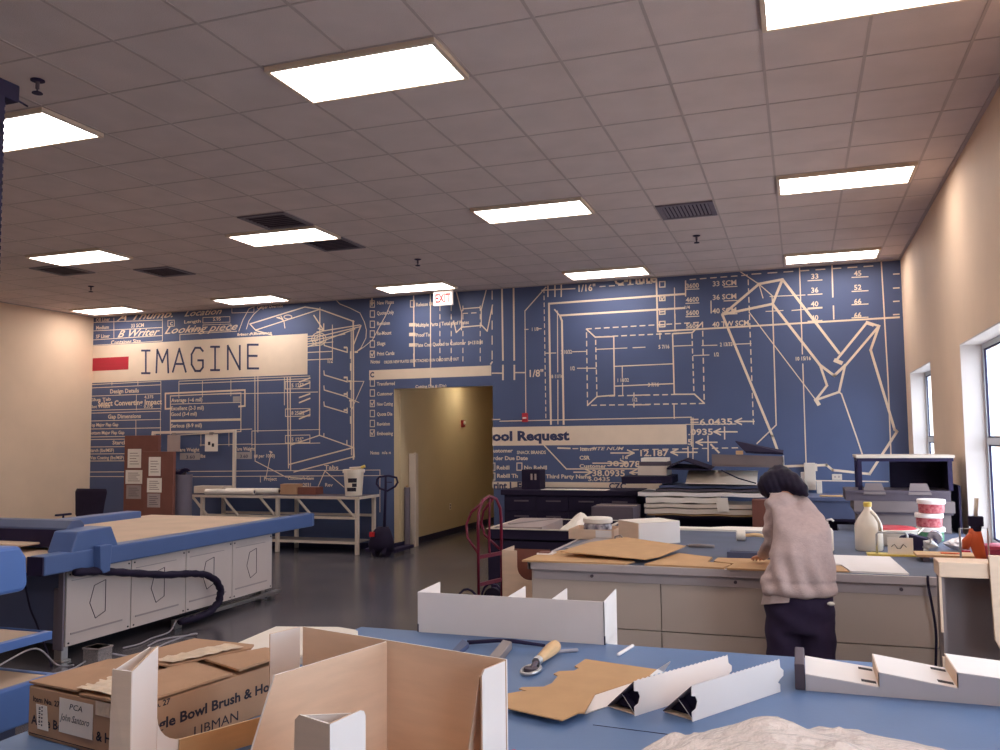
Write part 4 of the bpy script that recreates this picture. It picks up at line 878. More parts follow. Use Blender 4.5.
# ================================================================== BLACK BIN TABLE
O = (.3, 5.6, 0)
t = thing('bin_table', 'black walled bin table with pale rim behind the bench', 'table', O)
m = MB(O); m.box(-.38, 5.27, .08, .98, 5.30, .72); m.box(-.38, 7.0, .08, .98, 7.02, .72) if False else m.box(-.38, 6.55, .08, .98, 6.58, .72); m.box(-.41, 5.27, .08, -.38, 6.58, .72); m.box(.95, 5.30, .08, .98, 6.55, .72); m.build('bin_walls', 'black', t)
m = MB(O); m.box(-.41, 5.27, .58, .98, 6.58, .60); m.build('bin_floor', 'darkgrey', t)
m = MB(O); m.box(-.42, 5.255, .715, .99, 5.30, .727); m.box(-.42, 5.30, .715, -.38, 6.59, .727); m.box(.95, 5.30, .715, .99, 6.59, .727); m.box(-.42, 6.55, .715, .95, 6.59, .727); m.build('rim', 'creampaint', t)
for (x, y) in [(-.35, 5.32), (.92, 5.32), (-.35, 6.52), (.92, 6.52)]:
    m = MB(O); m.box(x-.03, y-.03, 0, x+.03, y+.03, .08); m.build('foot', 'dark', t)
def crumple(nm, label, cat, loc, sx, sy, sz, mt_, seed, n=14, peak=1, fx=.5, fy=.5):
    rd = random.Random(seed); m = MB(); vs = []; fs = []
    for i in range(n+1):
        for j in range(n+1):
            u, v = i/n, j/n; e = min(u, v, 1-u, 1-v)*2
            r = math.hypot(u-fx, v-fy); h = max(0, 1-r*1.9)**peak
            vs.append(((u-.5)*sx*(1+.06*rd.uniform(-1, 1)), (v-.5)*sy*(1+.06*rd.uniform(-1, 1)), sz*(h+.12*rd.random()*min(1, e*4))+.002))
    for i in range(n):
        for j in range(n): fs.append((i*(n+1)+j, (i+1)*(n+1)+j, (i+1)*(n+1)+j+1, i*(n+1)+j+1))
    k = len(vs); vs += [(x, y, 0) for x, y, z in vs]
    fs += [tuple(q+k for q in reversed(f)) for f in fs]
    bd = [i*(n+1) for i in range(n+1)] + [n*(n+1)+j for j in range(1, n+1)] + [i*(n+1)+n for i in range(n-1, -1, -1)] + [j for j in range(n-1, 0, -1)]
    for a, b in zip(bd, bd[1:]+bd[:1]): fs.append((a, a+k, b+k, b))
    m.add(vs, fs); o = m.build(nm, mt_, loc=loc); return tag(o, label, cat)
slabthing('paper_stack', 'grey and white sheets filling the left half of the bin table', 'paper', (-.06, 5.92, .601), .56, 1.15, .14, 'greypaper', .05)
crumple('white_bag', 'crumpled cream paper heaped on the right side of the bin table', 'paper', (.60, 5.85, .601), .60, .9, .27, 'paper', 3, 14)
slabthing('long_strip', 'thin grey strip leaning out of the bin table papers', 'strip', (-.06, 6.0, .7415), .9, .05, .012, 'metalgrey', 1.15)
# ================================================================== WORK BENCH
O = (2.9, 2.7, 0)
t = thing('work_bench', 'long grey panelled work bench with slate top where the person leans', 'bench', O)
m = MB(O); m.slab([(1.33, 1.40), (4.20, 1.40), (4.52, 1.40), (4.52, 4.62), (3.5, 4.62), (3.5, 4.02), (1.40, 4.02)], .875, .92); m.build('worktop', 'slate', t, bevel=.004)
m = MB(O); m.box(1.32, 1.375, .868, 4.52, 1.40, .9198); m.box(1.318, 1.375, .868, 1.345, 4.02, .9198); m.build('top_edge', 'benchtrim', t, bevel=.003)
m = MB(O); m.box(1.36, 1.46, 0, 4.5, 3.98, .875); m.build('bench_body', 'bluegrey', t)
m = MB(O); m.box(1.35, 1.405, .80, 4.5, 1.46, .868); m.build('apron', 'benchtrim', t)
for (x0, x1) in [(1.34, 2.252), (2.258, 3.15), (3.156, 3.95), (3.956, 4.5)]:
    m = MB(O); m.box(x0, 1.41, .485, x1, 1.458, .798); m.build('front_panel', 'bench', t, bevel=.002)
    m = MB(O); m.box(x0, 1.41, .02, x1, 1.458, .478); m.build('lower_panel', 'bench', t, bevel=.002)
m = MB(O); m.box(1.335, 1.42, .02, 1.36, 3.98, .868); m.build('end_panel', 'bench', t)
for x in (1.78, 2.75, 3.75):
    m = MB(O); m.cyl((x, 1.404, .835), (x, 1.392, .835), .011, n=12); m.build('lock', 'darkgrey', t)
cable('power_cable', 'black cord hanging down the bench front near its right end', [(3.90, 1.37, .93), (3.90, 1.36, .86), (3.93, 1.37, .6), (3.92, 1.38, .3), (3.95, 1.37, .012)], .008, 'black')
BT = .9205
# ---- kraft sheets along the front edge
def sheet(nm, label, cat, pts, z, tk, mats=('kraft', 'kraft', 'kraft'), tilt=None, group=None, bend=None):
    c = (sum(p[0] for p in pts)/len(pts), sum(p[1] for p in pts)/len(pts), z)
    m = MB(c); P = [(p[0], p[1], z+tk+(p[2] if len(p) > 2 else 0)) for p in pts]
    m.panel(P, tk, 0, 1, 2); o = m.build(nm, list(mats)); return tag(o, label, cat, group)
GK = 'kraft sheets along the bench front'
sheet('kraft_sheet', 'short kraft sheet at the left end of the bench', 'cardboard', [(1.28, 1.36), (2.02, 1.40), (2.06, 1.52), (1.95, 1.72), (1.47, 2.02), (1.40, 1.95), (1.36, 1.80), (1.30, 1.72)], BT, .012, group=GK)
sheet('kraft_sheet', 'raised kraft sheet overlapping the short one on the bench', 'cardboard', [(1.50, 1.60, .03), (2.14, 1.46, .014), (2.22, 1.62, .014), (2.34, 2.14, .03), (1.82, 2.42, .05), (1.60, 2.1, .04)], BT+.016, .006, group=GK)
sheet('kraft_sheet', 'kraft sheet in the middle of the bench front with notched ends', 'cardboard', [(2.15, 1.40), (2.68, 1.37), (2.71, 1.55), (2.55, 1.62), (2.56, 1.86), (2.30, 2.02), (2.24, 1.80), (2.20, 1.62)], BT, .012, group=GK)
sheet('kraft_sheet', 'kraft sheet under the hand of the person', 'cardboard', [(2.70, 1.36), (3.00, 1.36), (3.02, 1.80), (2.86, 1.86), (2.60, 1.84), (2.59, 1.66), (2.73, 1.58)], BT, .012, group=GK)
t2 = thing('grey_board_scrap', 'grey board scrap sticking out behind the raised kraft sheet', 'cardboard', (1.56, 2.5, BT))
m = MB((1.56, 2.5, BT)); m.panel([(1.40, 2.10, .93), (1.52, 2.06, .93), (1.70, 2.46, .97), (1.56, 2.54, .97)], .006); m.build('board', 'metalgrey', t2)
m = MB((1.56, 2.5, BT)); m.box(1.60, 2.44, BT, 1.66, 2.50, .958); m.build('folded_lip', 'metalgrey', t2)
t2 = thing('red_cutting_scrap', 'small dark red printed scrap on the short kraft sheet', 'scrap', (1.34, 1.72, .9335)); 
m = MB(); m.box(-.04, -.06, 0, .08, .06, .01); m.build('scrap_card', 'white', t2); m = MB(); m.box(-.03, -.05, .01, .05, .03, .016); m.build('scrap_print', 'brown', t2)
# ---- boxes and tools on the bench
a = V((1.914, 2.503)); bq = V((2.169+.03, 2.962+.03)) if False else V((2.20, 2.80)); l = V((1.69, 2.73))
t2 = thing('white_box', 'closed white box with tan end standing on the bench', 'box', (1.914, 2.503, BT))
e1 = V((.30, .26, 0)); e2 = V((-.215, .25, 0)); h = .175
P = [V((0, 0, 0)), e1, e1+e2, e2]
m = MB(); m.panel([P[0], P[1], P[1]+V((0, 0, h)), P[0]+V((0, 0, h))], .005); m.panel([P[1], P[2], P[2]+V((0, 0, h)), P[1]+V((0, 0, h))], .005); m.panel([P[2], P[3], P[3]+V((0, 0, h)), P[2]+V((0, 0, h))], .005); m.build('box_body', 'white', t2)
m = MB(); m.panel([P[3], P[0], P[0]+V((0, 0, h)), P[3]+V((0, 0, h))], .005); m.build('box_end', 'kraftpink', t2)
m = MB(); m.panel([p+V((0, 0, h+.004)) for p in P], .005); m.build('box_lid', 'paper', t2)
t2 = thing('open_tray_box', 'low tan tray box holding a clear jar on the bench', 'box', (1.45, 2.97, BT+.0005)); 
m = MB(); m.box(-.2, -.18, 0, .2, .18, .006); m.build('tray_floor', 'kraftpink', t2)
for nm, bx in (('tray_wall', (-.2, -.18, .006, .2, -.175, .085)), ('tray_wall', (-.2, .175, .006, .2, .18, .085)), ('tray_wall', (-.2, -.175, .006, -.195, .175, .085)), ('tray_wall', (.195, -.175, .006, .2, .175, .085))):
    m = MB(); m.box(*bx); m.build(nm, 'kraftpink', t2)
m = MB(); m.box(.04, -.184, .02, .18, -.1805, .08); m.build('tray_label', 'white', t2)
t2 = thing('clear_jar', 'clear plastic jar with dark contents standing in the tray box', 'jar', (1.47, 2.97, BT+.007))
m = MB(); m.lathe([(.11, 0), (.125, .02), (.125, .10), (.115, .12)], (0, 0, 0), 24); m.build('jar_body', 'glue', t2, smooth=True)
m = MB(); m.lathe([(.118, .12), (.13, .125), (.13, .16), (.12, .168)], (0, 0, 0), 24); m.build('jar_lid', 'paper', t2, smooth=True)
m = MB((2.0, 2.35, BT)); m.tube([(1.72, 2.50, .927), (1.72, 2.50, .985), (1.77, 2.47, 1.0), (1.81, 2.47, .96), (1.81, 2.46, .927)], .006, 6); tag(m.build('wire_clip', 'metalgrey', smooth='all'), 'bent wire clip before the white box on the bench', 'clip')
t2 = thing('utility_knife', 'grey utility knife lying on the slate mat', 'knife', (2.42, 2.46, BT), -.05)
m = MB(); m.tube([(-.10, 0, .014), (-.02, 0, .017), (.10, 0, .014)], [.011, .015, .012], 10); m.build('handle', 'metalgrey', t2, smooth='all')
m = MB(); m.panel([(-.155, -.004, .006), (-.10, -.004, .006), (-.10, -.004, .022)], .002); m.build('blade', 'steel', t2)
t2 = thing('white_scrap', 'tiny white scrap on the slate mat left of the knife', 'scrap', (2.20, 2.33, BT)); m = MB(); m.box(-.03, -.02, 0, .03, .02, .006); m.build('scrap_card', 'white', t2)
t2 = thing('hand_roller', 'pale hand roller with round end lying beside the person', 'roller', (2.72, 3.02, BT), .15)
m = MB(); m.cyl((-.07, 0, .045), (0, 0, .045), .045, n=20); m.build('roller_drum', 'jug', t2, smooth=True)
m = MB(); m.tube([(0, 0, .045), (.08, .0, .05), (.24, .02, .03)], [.014, .016, .014], 10); m.build('handle', 'wood', t2, smooth='all')
t2 = thing('dark_tape_block', 'small dark block on the kraft sheet near the hand', 'block', (2.73, 1.95, .9335) if False else (2.80, 1.98, BT)); m = MB(); m.box(-.14, -.09, 0, .16, .08, .05); m.build('block_body', 'bluegrey', t2, bevel=.006); m = MB(); m.box(-.12, -.07, .05, .14, .06, .054); m.build('block_top', 'slate', t2)
sheet('white_strip_sheet', 'long white sheet with slanted tab along the bench back edge', 'cardboard', [(2.0, 3.78), (3.2, 3.70), (3.2, 3.98), (2.98, 4.0), (2.85, 4.9), (2.45, 4.9), (2.32, 4.02), (2.0, 4.0)] if False else [(2.02, 3.72), (3.25, 3.66), (3.25, 3.84), (3.05, 3.86), (2.90, 3.99), (2.50, 4.0), (2.35, 3.89), (2.02, 3.90)], BT, .018, ('paper', 'paper', 'paper'))
# ---- right part of the bench
t2 = thing('white_card_sheet', 'white card sheet with a kraft cutout on the bench front', 'cardboard', (3.55, 1.75, BT))
m = MB((3.55, 1.75, BT)); m.panel([(3.46, 1.44, BT+.012), (3.80, 1.42, BT+.012), (3.76, 2.20, BT+.012), (3.30, 2.20, BT+.012), (3.30, 1.70, BT+.012), (3.42, 1.70, BT+.012)], .012); m.build('white_face', 'white', t2)
m = MB((3.55, 1.75, BT)); m.panel([(3.27, 1.44, BT+.008), (3.455, 1.44, BT+.008), (3.415, 1.695, BT+.008), (3.27, 1.695, BT+.008)], .008); m.build('kraft_cutout', 'kraft', t2)
t2 = thing('milk_jug', 'big milky plastic jug with yellow cap on the bench', 'jug', (3.655, 2.62, BT))
rg = []
for z, a_, b_ in [(0, .09, .08), (.012, .10, .09), (.17, .10, .09), (.20, .097, .087), (.255, .066, .056), (.30, .035, .032), (.315, .026, .026), (.335, .026, .026)]: rg.append(((0, 0, z), (a_, 0, 0), (0, b_, 0)))
m = MB(); m.loft(rg, 28); m.build('jug_body', 'jug', t2, smooth=True)
m = MB(); m.tube([(.02, -.075, .30), (.045, -.10, .27), (.07, -.105, .22), (.075, -.09, .16)], .014, 8); m.build('handle', 'jug', t2, smooth='all')
m = MB(); m.lathe([(.03, .33), (.031, .36), (.027, .365)], (0, 0, 0), 20); m.build('cap', 'yellow', t2, smooth=True)
t2 = thing('white_bottle', 'small white pump bottle half hidden behind the person', 'bottle', (3.36, 2.50, BT))
m = MB(); m.lathe([(.035, 0), (.04, .01), (.04, .15), (.03, .17), (.014, .18), (.014, .20)], (0, 0, 0), 20); m.build('bottle_body', 'jug', t2, smooth=True)
m = MB(); m.tube([(0, 0, .20), (0, 0, .235), (.03, 0, .24), (.045, 0, .225)], .008, 8); m.build('pump_head', 'white', t2, smooth='all')
t2 = thing('white_bowl', 'white tub with red rim behind the milky jug', 'tub', (3.87, 3.04, BT))
m = MB(); m.lathe([(.13, 0), (.145, .01), (.175, .12), (.185, .125), (.18, .13), (.168, .125), (.15, .09), (.02, .085)], (0, 0, 0), 28); m.build('tub_body', 'jug', t2, smooth=True)
m = MB(); m.lathe([(.155, .105), (.166, .128), (.15, .14), (.05, .145)], (0, 0, 0), 28); m.build('tub_filling', 'redlid', t2, smooth=True)
m = MB(); m.tube([(.18, -.03, .12), (.21, -.05, .14), (.16, -.10, .10)], .006, 6); m.build('handle', 'jug', t2)
for k, (z, mt_, lb) in enumerate([(0, 'greenp', 'green labelled tub with white lid, bottom of the stack of three'), (.1135, 'redlabel', 'red labelled tub with white lid, middle of the stack of three'), (.227, 'redlabel', 'red labelled tub with white lid, top of the stack of three')]):
    t2 = thing('lidded_tub', lb, 'tub', (4.18+.012*(k == 2)-.008*(k == 1), 3.40, BT+z*1.0), 0, 'stacked lidded tubs')
    m = MB(); m.lathe([(.09, 0), (.096, .006), (.10, .078)], (0, 0, 0), 28); m.build('tub_body', mt_, t2, smooth=True)
    m = MB(); m.lathe([(.101, .075), (.109, .077), (.110, .105), (.106, .112), (.02, .1125)], (0, 0, 0), 28); m.build('lid', 'white', t2, smooth=True)
t2 = thing('stamp_frame', 'metal frame stand with a white printed card on the bench', 'frame', (3.79, 2.36, BT))
m = MB(); m.box(-.17, -.06, 0, .20, .06, .012); m.build('base_plate', 'yellow', t2); m = MB(); m.tube([(-.10, 0, .012), (-.10, 0, .15), (-.085, 0, .165), (.09, 0, .165), (.105, 0, .15), (.105, 0, .012)], .008, 8); m.build('frame_tube', 'steel', t2, smooth='all')
m = MB(); m.box(-.03, -.02, .012, .14, -.012, .13); m.build('card', 'paper', t2)
m = MB(); m.tube([(-.005+.02*k, -.021, .065+.02*math.sin(k*1.9)) for k in range(6)], .003, 5); m.build('card_print', 'ink', t2)
t2 = thing('tape_dispenser', 'dark tape dispenser block beside the metal frame stand', 'tape dispenser', (4.02, 2.72, BT), -.2)
m = MB(); m.panel([(-.13, -.05, 0), (.12, -.05, 0), (.12, -.05, .09), (-.06, -.05, .13), (-.13, -.05, .11)], -.10); m.build('dispenser_body', 'dark', t2, bevel=.006); m = MB(); m.cyl((.10, -.055, .10), (.10, .055, .10), .05, n=20); m.build('tape_reel', 'glue', t2, smooth=True)
t2 = thing('clear_wrap_scrap', 'shiny crumpled foil scrap left of the tan board on the bench', 'foil', (4.05, 2.42, BT+.014)); m = MB(); rd = random.Random(5)
m.ball((0, 0, .05), .05, .05, .05, 8); m.v = [v+V((rd.uniform(-.015, .015), rd.uniform(-.015, .015), rd.uniform(-.012, .012))) for v in m.v]; m.build('foil', 'steel', t2); m = MB(); m.box(-.04, -.03, 0, .04, .03, .01); m.build('foil_tail', 'steel', t2)
t2 = thing('clear_bag', 'clear plastic bag lying behind the tan board on the bench', 'bag', (4.30, 2.72, BT)); m = MB(); rd = random.Random(9); m.ball((0, 0, .045), .12, .10, .045, 12); m.v = [v+V((rd.uniform(-.015, .015), rd.uniform(-.012, .012), rd.uniform(.002, .02))) for v in m.v]; m.build('bag', 'wrap', t2); m = MB(); m.box(-.03, -.11, .0, .04, -.09, .02); m.build('bag_seal', 'redlid', t2)
t2 = thing('tan_tool_board', 'tan board raised on dark feet at the bench right end', 'board', (4.16, 2.12, BT)); m = MB(); m.box(-.24, -.05, .03, .16, .16, .048); m.build('board', 'kraft', t2, bevel=.003)
for s in (-1, 1):
    m = MB(); m.box(s*.14-.06, -.045, 0, s*.14-.02, .15, .03); m.build('foot', 'darkgrey', t2)
t2 = thing('orange_scrap', 'small orange strip lying on the tan board', 'scrap', (4.14, 2.18, BT+.0485)); m = MB(); m.panel([(-.06, -.02, .006), (.05, -.03, .006), (.07, .0, .006), (-.05, .02, .006)], .006); m.build('strip', 'orange', t2)
O = (4.27, 1.93, BT)
t2 = thing('glue_gun', 'orange glue gun on a wire stand with white glue stick', 'glue gun', O, -.1)
m = MB(); m.tube([(-.01, .0, .25), (-.005, 0, .17), (.012, 0, .09), (.03, 0, .025)], [.036, .046, .038, .03], 14, flat=.7); m.build('gun_body', 'orange', t2, smooth='all')
m = MB(); m.tube([(-.02, 0, .21), (-.06, 0, .16), (-.066, 0, .11)], [.026, .028, .022], 12); m.build('handle', 'orange', t2, smooth='all')
m = MB(); m.tube([(0, 0, .23), (.0, 0, .27)], [.03, .036], 10); m.box(-.045, -.03, .265, .045, .03, .33); m.build('top_clamp', 'black', t2, bevel=.006)
m = MB(); m.tube([(0, 0, .33), (.012, 0, .45)], .013, 10); m.build('glue_stick', 'jug', t2, smooth='all')
m = MB(); m.tube([(-.10, -.04, 0), (-.10, -.04, .25), (-.04, -.04, .25)], .006, 8); m.tube([(.07, .04, 0), (.07, .04, .25), (.0, .03, .25)], .006, 8); m.box(-.12, -.06, 0, .11, .06, .006); m.build('wire_stand', 'steel', t2)
t2 = thing('pink_tub', 'pink plastic tub on the bench beside the glue gun', 'tub', (4.46, 2.26, BT)); m = MB(); m.lathe([(.09, 0), (.095, .01), (.10, .085)], (0, 0, 0), 28); m.build('tub_body', 'pink', t2, smooth=True); m = MB(); m.lathe([(.10, .08), (.108, .083), (.108, .105), (.10, .11)], (0, 0, 0), 28); m.build('lid', 'pink', t2, smooth=True)
# ---- big grey lidded box, dark tray and black shelf at the back of the bench
O = (4.03, 4.2, BT)
t2 = thing('grey_lidded_box', 'large grey box with overhanging lid at the bench back', 'box', O); m = MB(O); m.box(3.66, 3.98, BT, 4.42, 4.5, 1.10); m.build('box_body', 'greybox', t2, bevel=.003); m = MB(O); m.box(3.625, 3.94, 1.10, 4.45, 4.54, 1.20); m.build('box_lid', 'greybox', t2, bevel=.004)
m = MB(O); m.box(3.64, 3.96, 1.08, 4.44, 4.52, 1.10); m.build('lid_gap', 'darkgrey', t2)
O = (4.0, 4.2, 1.2005)
t2 = thing('corrugated_tray', 'dark corrugated tray with turned up tabs on the grey box', 'tray', O); m = MB(O); m.box(3.56, 3.94, 1.201, 4.42, 4.5, 1.275); m.build('tray_body', 'darkgrey', t2)
m = MB(O); m.box(3.56, 3.93, 1.27, 4.42, 4.5, 1.295); m.build('corrugated_edge', 'darkgrey', t2)
for x in (3.78, 4.15):
    m = MB(O); m.panel([(x-.07, 3.925, 1.26), (x+.12, 3.925, 1.26), (x+.085, 3.945, 1.36), (x-.05, 3.945, 1.36)], .008); m.build('tab', 'greybox', t2)
O = (4.1, 4.2, 1.2955)
t2 = thing('black_shelf', 'black metal shelf with pale top standing on the dark tray', 'shelf', O); m = MB(O); m.box(3.66, 3.96, 1.585, 4.47, 4.5, 1.61); m.build('shelf_top', 'creampaint', t2, bevel=.003); m = MB(O); m.box(3.67, 3.97, 1.555, 4.46, 4.49, 1.585); m.build('shelf_frame', 'dark', t2)
for (x, y) in [(3.69, 3.99), (4.43, 3.99), (3.69, 4.46), (4.43, 4.46)]:
    m = MB(O); m.box(x-.018, y-.018, 1.2957, x+.018, y+.018, 1.555); m.build('leg', 'dark', t2)
m = MB(O); m.box(3.98, 4.44, 1.2957, 4.412, 4.46, 1.555); m.build('back_panel', 'black', t2)
m = MB(O); m.box(4.42, 4.02, 1.2957, 4.44, 4.44, 1.555); m.build('side_panel', 'black', t2)
slabthing('black_board', 'black board standing between the grey box and the window wall', 'board', (4.50, 4.25, BT), .02, .5, .42, 'black', 0, 0, 0)
# ================================================================== KRAFT DISPLAY LEFT OF THE BENCH
O = (1.06, 1.95, 0)
t2 = thing('kraft_display', 'kraft display box with curved cutout left of the bench', 'display box', O)
m = MB(O); m.panel([(.945, 1.90, .0), (1.25, 1.90, 0), (1.25, 1.90, .70)] + [(1.065+.10+.10*math.cos(a), 1.90, .80+.10*math.sin(a)) for a in [PI*1.5-i*PI/12 for i in range(7)]] + [(1.065, 1.90, .925), (.945, 1.90, .925)], .006); m.build('front_panel', 'kraftpink', t2)
m = MB(O); m.box(.94, 1.906, 0, .946, 2.2, .925); m.build('side_panel', 'kraftpink', t2)
m = MB(O); m.box(.946, 2.194, 0, 1.25, 2.2, .90); m.build('back_panel', 'brown', t2); m = MB(O); m.box(1.244, 1.906, 0, 1.25, 2.194, .70); m.build('side_panel', 'brown', t2)
# ================================================================== TALL GREY DISPLAY at the right
O = (4.1, .5, 0)
t2 = thing('tall_grey_display', 'tall grey cardboard display with cream rim between bench and blue table', 'display box', O)
m = MB(O); m.box(3.845, .40, .0, 4.36, .41, 1.10); m.build('back_panel', 'greybox', t2)
m = MB(O); m.box(3.825, .26, 0, 3.84, .41, 1.10); m.build('side_panel', 'greybox', t2)
m = MB(O); m.box(3.815, .245, 1.09, 4.36, .42, 1.165); m.build('top_rim', 'kraftpink', t2, bevel=.004)
m = MB(O); m.panel([(4.045, .235, .80), (4.075, .235, .74), (4.38, .235, .74), (4.38, .235, 1.205), (4.035, .235, 1.205)], .02); m.build('side_rim', 'kraftpink', t2, bevel=.003)
m = MB(O); m.box(3.815, .25, .82, 3.826, .27, 1.09); m.box(3.815, .25, .55, 3.826, .27, .70); m.build('edge_lip', 'kraftpink', t2)
m = MB(O); m.panel([(3.84, .36, .50), (4.02, .36, .50), (4.02, .30, .70), (3.90, .30, .64)], .006); m.build('inner_flap', 'greybox', t2)
# ================================================================== BLUE TABLE (foreground)
TZ = .95
O = (2.8, -2.2, 0)
t = thing('blue_table', 'large blue topped work table in front of the bench', 'table', O)
m = MB(O); m.box(1.275, -3.5, .90, 4.36, -1.0, .945); m.build('table_core', 'bluegrey', t)
m = MB(O); m.box(1.265, -3.505, .935, 4.365, -.995, TZ); m.build('table_top', 'mattable', t, bevel=.003)
for (x, y) in [(1.36, -3.4), (4.27, -3.4), (1.36, -1.1), (4.27, -1.1)]:
    m = MB(O); m.box(x-.035, y-.035, 0, x+.035, y+.035, .90); m.build('leg', 'metalgrey', t, bevel=.004)
m = MB(O); m.box(1.33, -3.4, .82, 4.3, -3.37, .90); m.box(1.33, -1.13, .82, 4.3, -1.1, .90); m.build('apron', 'metalgrey', t)
a, b = at_z(593, 725, TZ), at_z(672, 735, TZ); m = MB(O); m.tube([(a.x, a.y, TZ), (b.x, b.y, TZ)], .0016, 5); m.build('mat_seam', 'dark', t)
# generic oriented panel helper: normal is turned towards the hint
def pan(mb, pts, hint, tk, mf=0, mbk=1, me=1):
    pts = [V(p) for p in pts]; n = V((0, 0, 0))
    for i in range(len(pts)): n += pts[i].cross(pts[(i+1) % len(pts)])
    if n.dot(V(hint)) < 0: pts = pts[::-1]
    mb.panel(pts, tk, mf, mbk, me); return mb
# ------------------------------------------------------------------ big kraft/white display tray
O = V((1.78, -2.303, TZ+.001)); U_ = V((.967, -.256, 0)).normalized(); V_ = V((-.256, -.967, 0)).normalized()
t = thing('display_tray', 'big white and kraft divided display tray closest to the camera', 'display box', O)
def Q(s, v, z): return U_*s+V_*v+V((0, 0, z))
H_, W_, D_ = .30, .723, .575
KW = ['kraftpink', 'white', 'white']
m = MB(); pan(m, [Q(0, 0, 0), Q(W_, 0, 0), Q(W_, 0, H_), Q(0, 0, H_)], V_, .005); m.build('back_panel', KW, t)
m = MB(); pan(m, [Q(.335, .006, 0), Q(.335, .006, H_-.002), Q(.335, .40, H_-.002), Q(.335, .52, .02), Q(.335, .52, 0)], U_, .006); m.build('divider', KW, t)
cur = [(.40-.07*math.sin(k*PI/12)-.0, .07+.07*(1-math.cos(k*PI/12))) for k in range(7)]
cur = [(.36+.07*math.sin(k*PI/12), .14-.07*math.cos(k*PI/12)) for k in range(7)]
def sv(v): return -.163*v
m = MB(); pan(m, [Q(sv(v)-.004, v, z) for v, z in [(.006, .005), (.006, H_), (.105, H_-.004), (.105, .07)]+cur+[(.43, .322), (.43, .005)]], U_, .005); m.build('side_panel', ['white', 'kraftpink', 'white'], t)
m = MB(); pan(m, [Q(sv(.11)+.004, .11, .005), Q(sv(.11)+.004, .11, .072), Q(sv(.375)+.004, .375, .072), Q(sv(.375)+.004, .375, .005)], U_, .004, 0, 0, 0); m.build('inner_liner', 'kraft', t)
m = MB(); pan(m, [Q(-.074, .431, .005), Q(-.074, .431, .322), Q(.02, D_-.01, H_), Q(.02, D_-.01, .005)], U_, .005); m.build('corner_post', ['white', 'kraftpink', 'white'], t)
m = MB(); pan(m, [Q(.02, D_-.008, .005), Q(.02, D_-.008, H_), Q(-.028, D_+.012, H_+.004), Q(-.04, D_+.012, .005)], V_, .005); m.build('corner_post', KW, t)
m = MB(); pan(m, [Q(-.04, D_+.004, .005), Q(-.032, D_+.004, H_), Q(-.10, .44, H_+.018), Q(-.10, .44, .005)], -U_, .004); m.build('corner_post', KW, t)
m = MB(); pan(m, [Q(-.098, .437, .01), Q(-.098, .437, H_+.016), Q(-.080, .432, H_+.020), Q(-.080, .432, .01)], -V_, .004); m.build('post_flap', 'kraftpink', t) if False else m.build('post_flap', ['kraftpink', 'white', 'white'], t)
# front corner post
rc = [(.012*(1-math.cos(a)), .012*math.sin(a)) for a in (0, .8, 1.57)]
m = MB(); pan(m, [Q(W_-.03, D_, .005), Q(W_-.03, D_, H_-.004), Q(W_-.03, D_-.085, H_+.0), Q(W_-.03, D_-.095, H_-.004), Q(W_-.03, D_-.10, H_-.014), Q(W_-.03, D_-.10, .005)], U_, .005); 
m.build('corner_post', ['white', 'kraftpink', 'white'], t)
m = MB(); pan(m, [Q(W_-.03, D_+.001, .005), Q(W_-.03, D_+.001, H_-.005), Q(W_-.115, D_+.002, H_), Q(W_-.128, D_+.002, H_-.012), Q(W_-.135, D_+.002, .005)], V_, .005); pan(m, [Q(W_-.04, D_-.10, .005), Q(W_-.04, D_-.10, H_-.01), Q(W_-.12, D_-.01, H_-.004), Q(W_-.12, D_-.01, .005)], -V_, .004); m.build('corner_post', KW, t)
m = MB(); pan(m, [Q(W_+.001, .006, .005), Q(W_+.001, .006, H_-.002), Q(W_+.001, .095, H_-.003), Q(W_+.001, .105, H_-.015), Q(W_+.001, .105, .07), Q(W_-.03, D_-.10, .07), Q(W_-.03, D_-.10, .005)], U_, .005); m.build('side_panel', ['white', 'kraftpink', 'white'], t)
m = MB(); pan(m, [Q(W_-.02, .008, .01), Q(W_-.012, .008, H_-.02), Q(W_-.014, .098, H_-.02), Q(W_-.05, .098, .10), Q(W_-.045, .07, .01)], -U_, .004, 0, 0, 0); m.build('folded_flap', 'kraftpink', t)
m = MB(); pan(m, [Q(0, 0, .005), Q(W_, 0, .005), Q(W_-.03, D_, .005), Q(0, D_, .005)], V((0, 0, 1)), .005, 0, 0, 0); m.build('tray_floor', 'kraft', t)
m = MB(); pan(m, [Q(.02, D_, .005), Q(.02, D_, .06), Q(W_-.13, D_, .06), Q(W_-.13, D_, .005)], V_, .005); m.build('front_panel', KW, t)
# ------------------------------------------------------------------ big brown carton
O = V((1.03, -2.578, TZ+.0005)); CU = V((.983, -.185, 0)).normalized(); CV = V((.185, .983, 0)).normalized(); CW, CD, CH = .47, .60, .155
t = thing('big_carton', 'big brown carton with bold printing and a white note on its side', 'box', O)
def K(s, v, z): return CU*s+CV*v+V((0, 0, z))
def P8(s0, v0, z0, s1, v1, z1, mb):
    return mb.add([K(s0, v0, z0), K(s1, v0, z0), K(s1, v1, z0), K(s0, v1, z0), K(s0, v0, z1), K(s1, v0, z1), K(s1, v1, z1), K(s0, v1, z1)], [(0, 3, 2, 1), (4, 5, 6, 7), (0, 1, 5, 4), (1, 2, 6, 5), (2, 3, 7, 6), (3, 0, 4, 7)])
m = MB(); P8(0, 0, 0, CW, CD, CH-.012, m); body = m.build('box_body', 'carton', t, bevel=.004)
UPZ = V((0, 0, 1))
m = MB(); pan(m, [K(0, .0, CH), K(CW*.47, .0, CH+.004), K(CW*.44, .20, CH+.012), K(CW*.30, .27, CH+.022), K(0, .26, CH+.006)], UPZ, .006, 0, 0, 0); m.build('top_flap', 'carton', t)
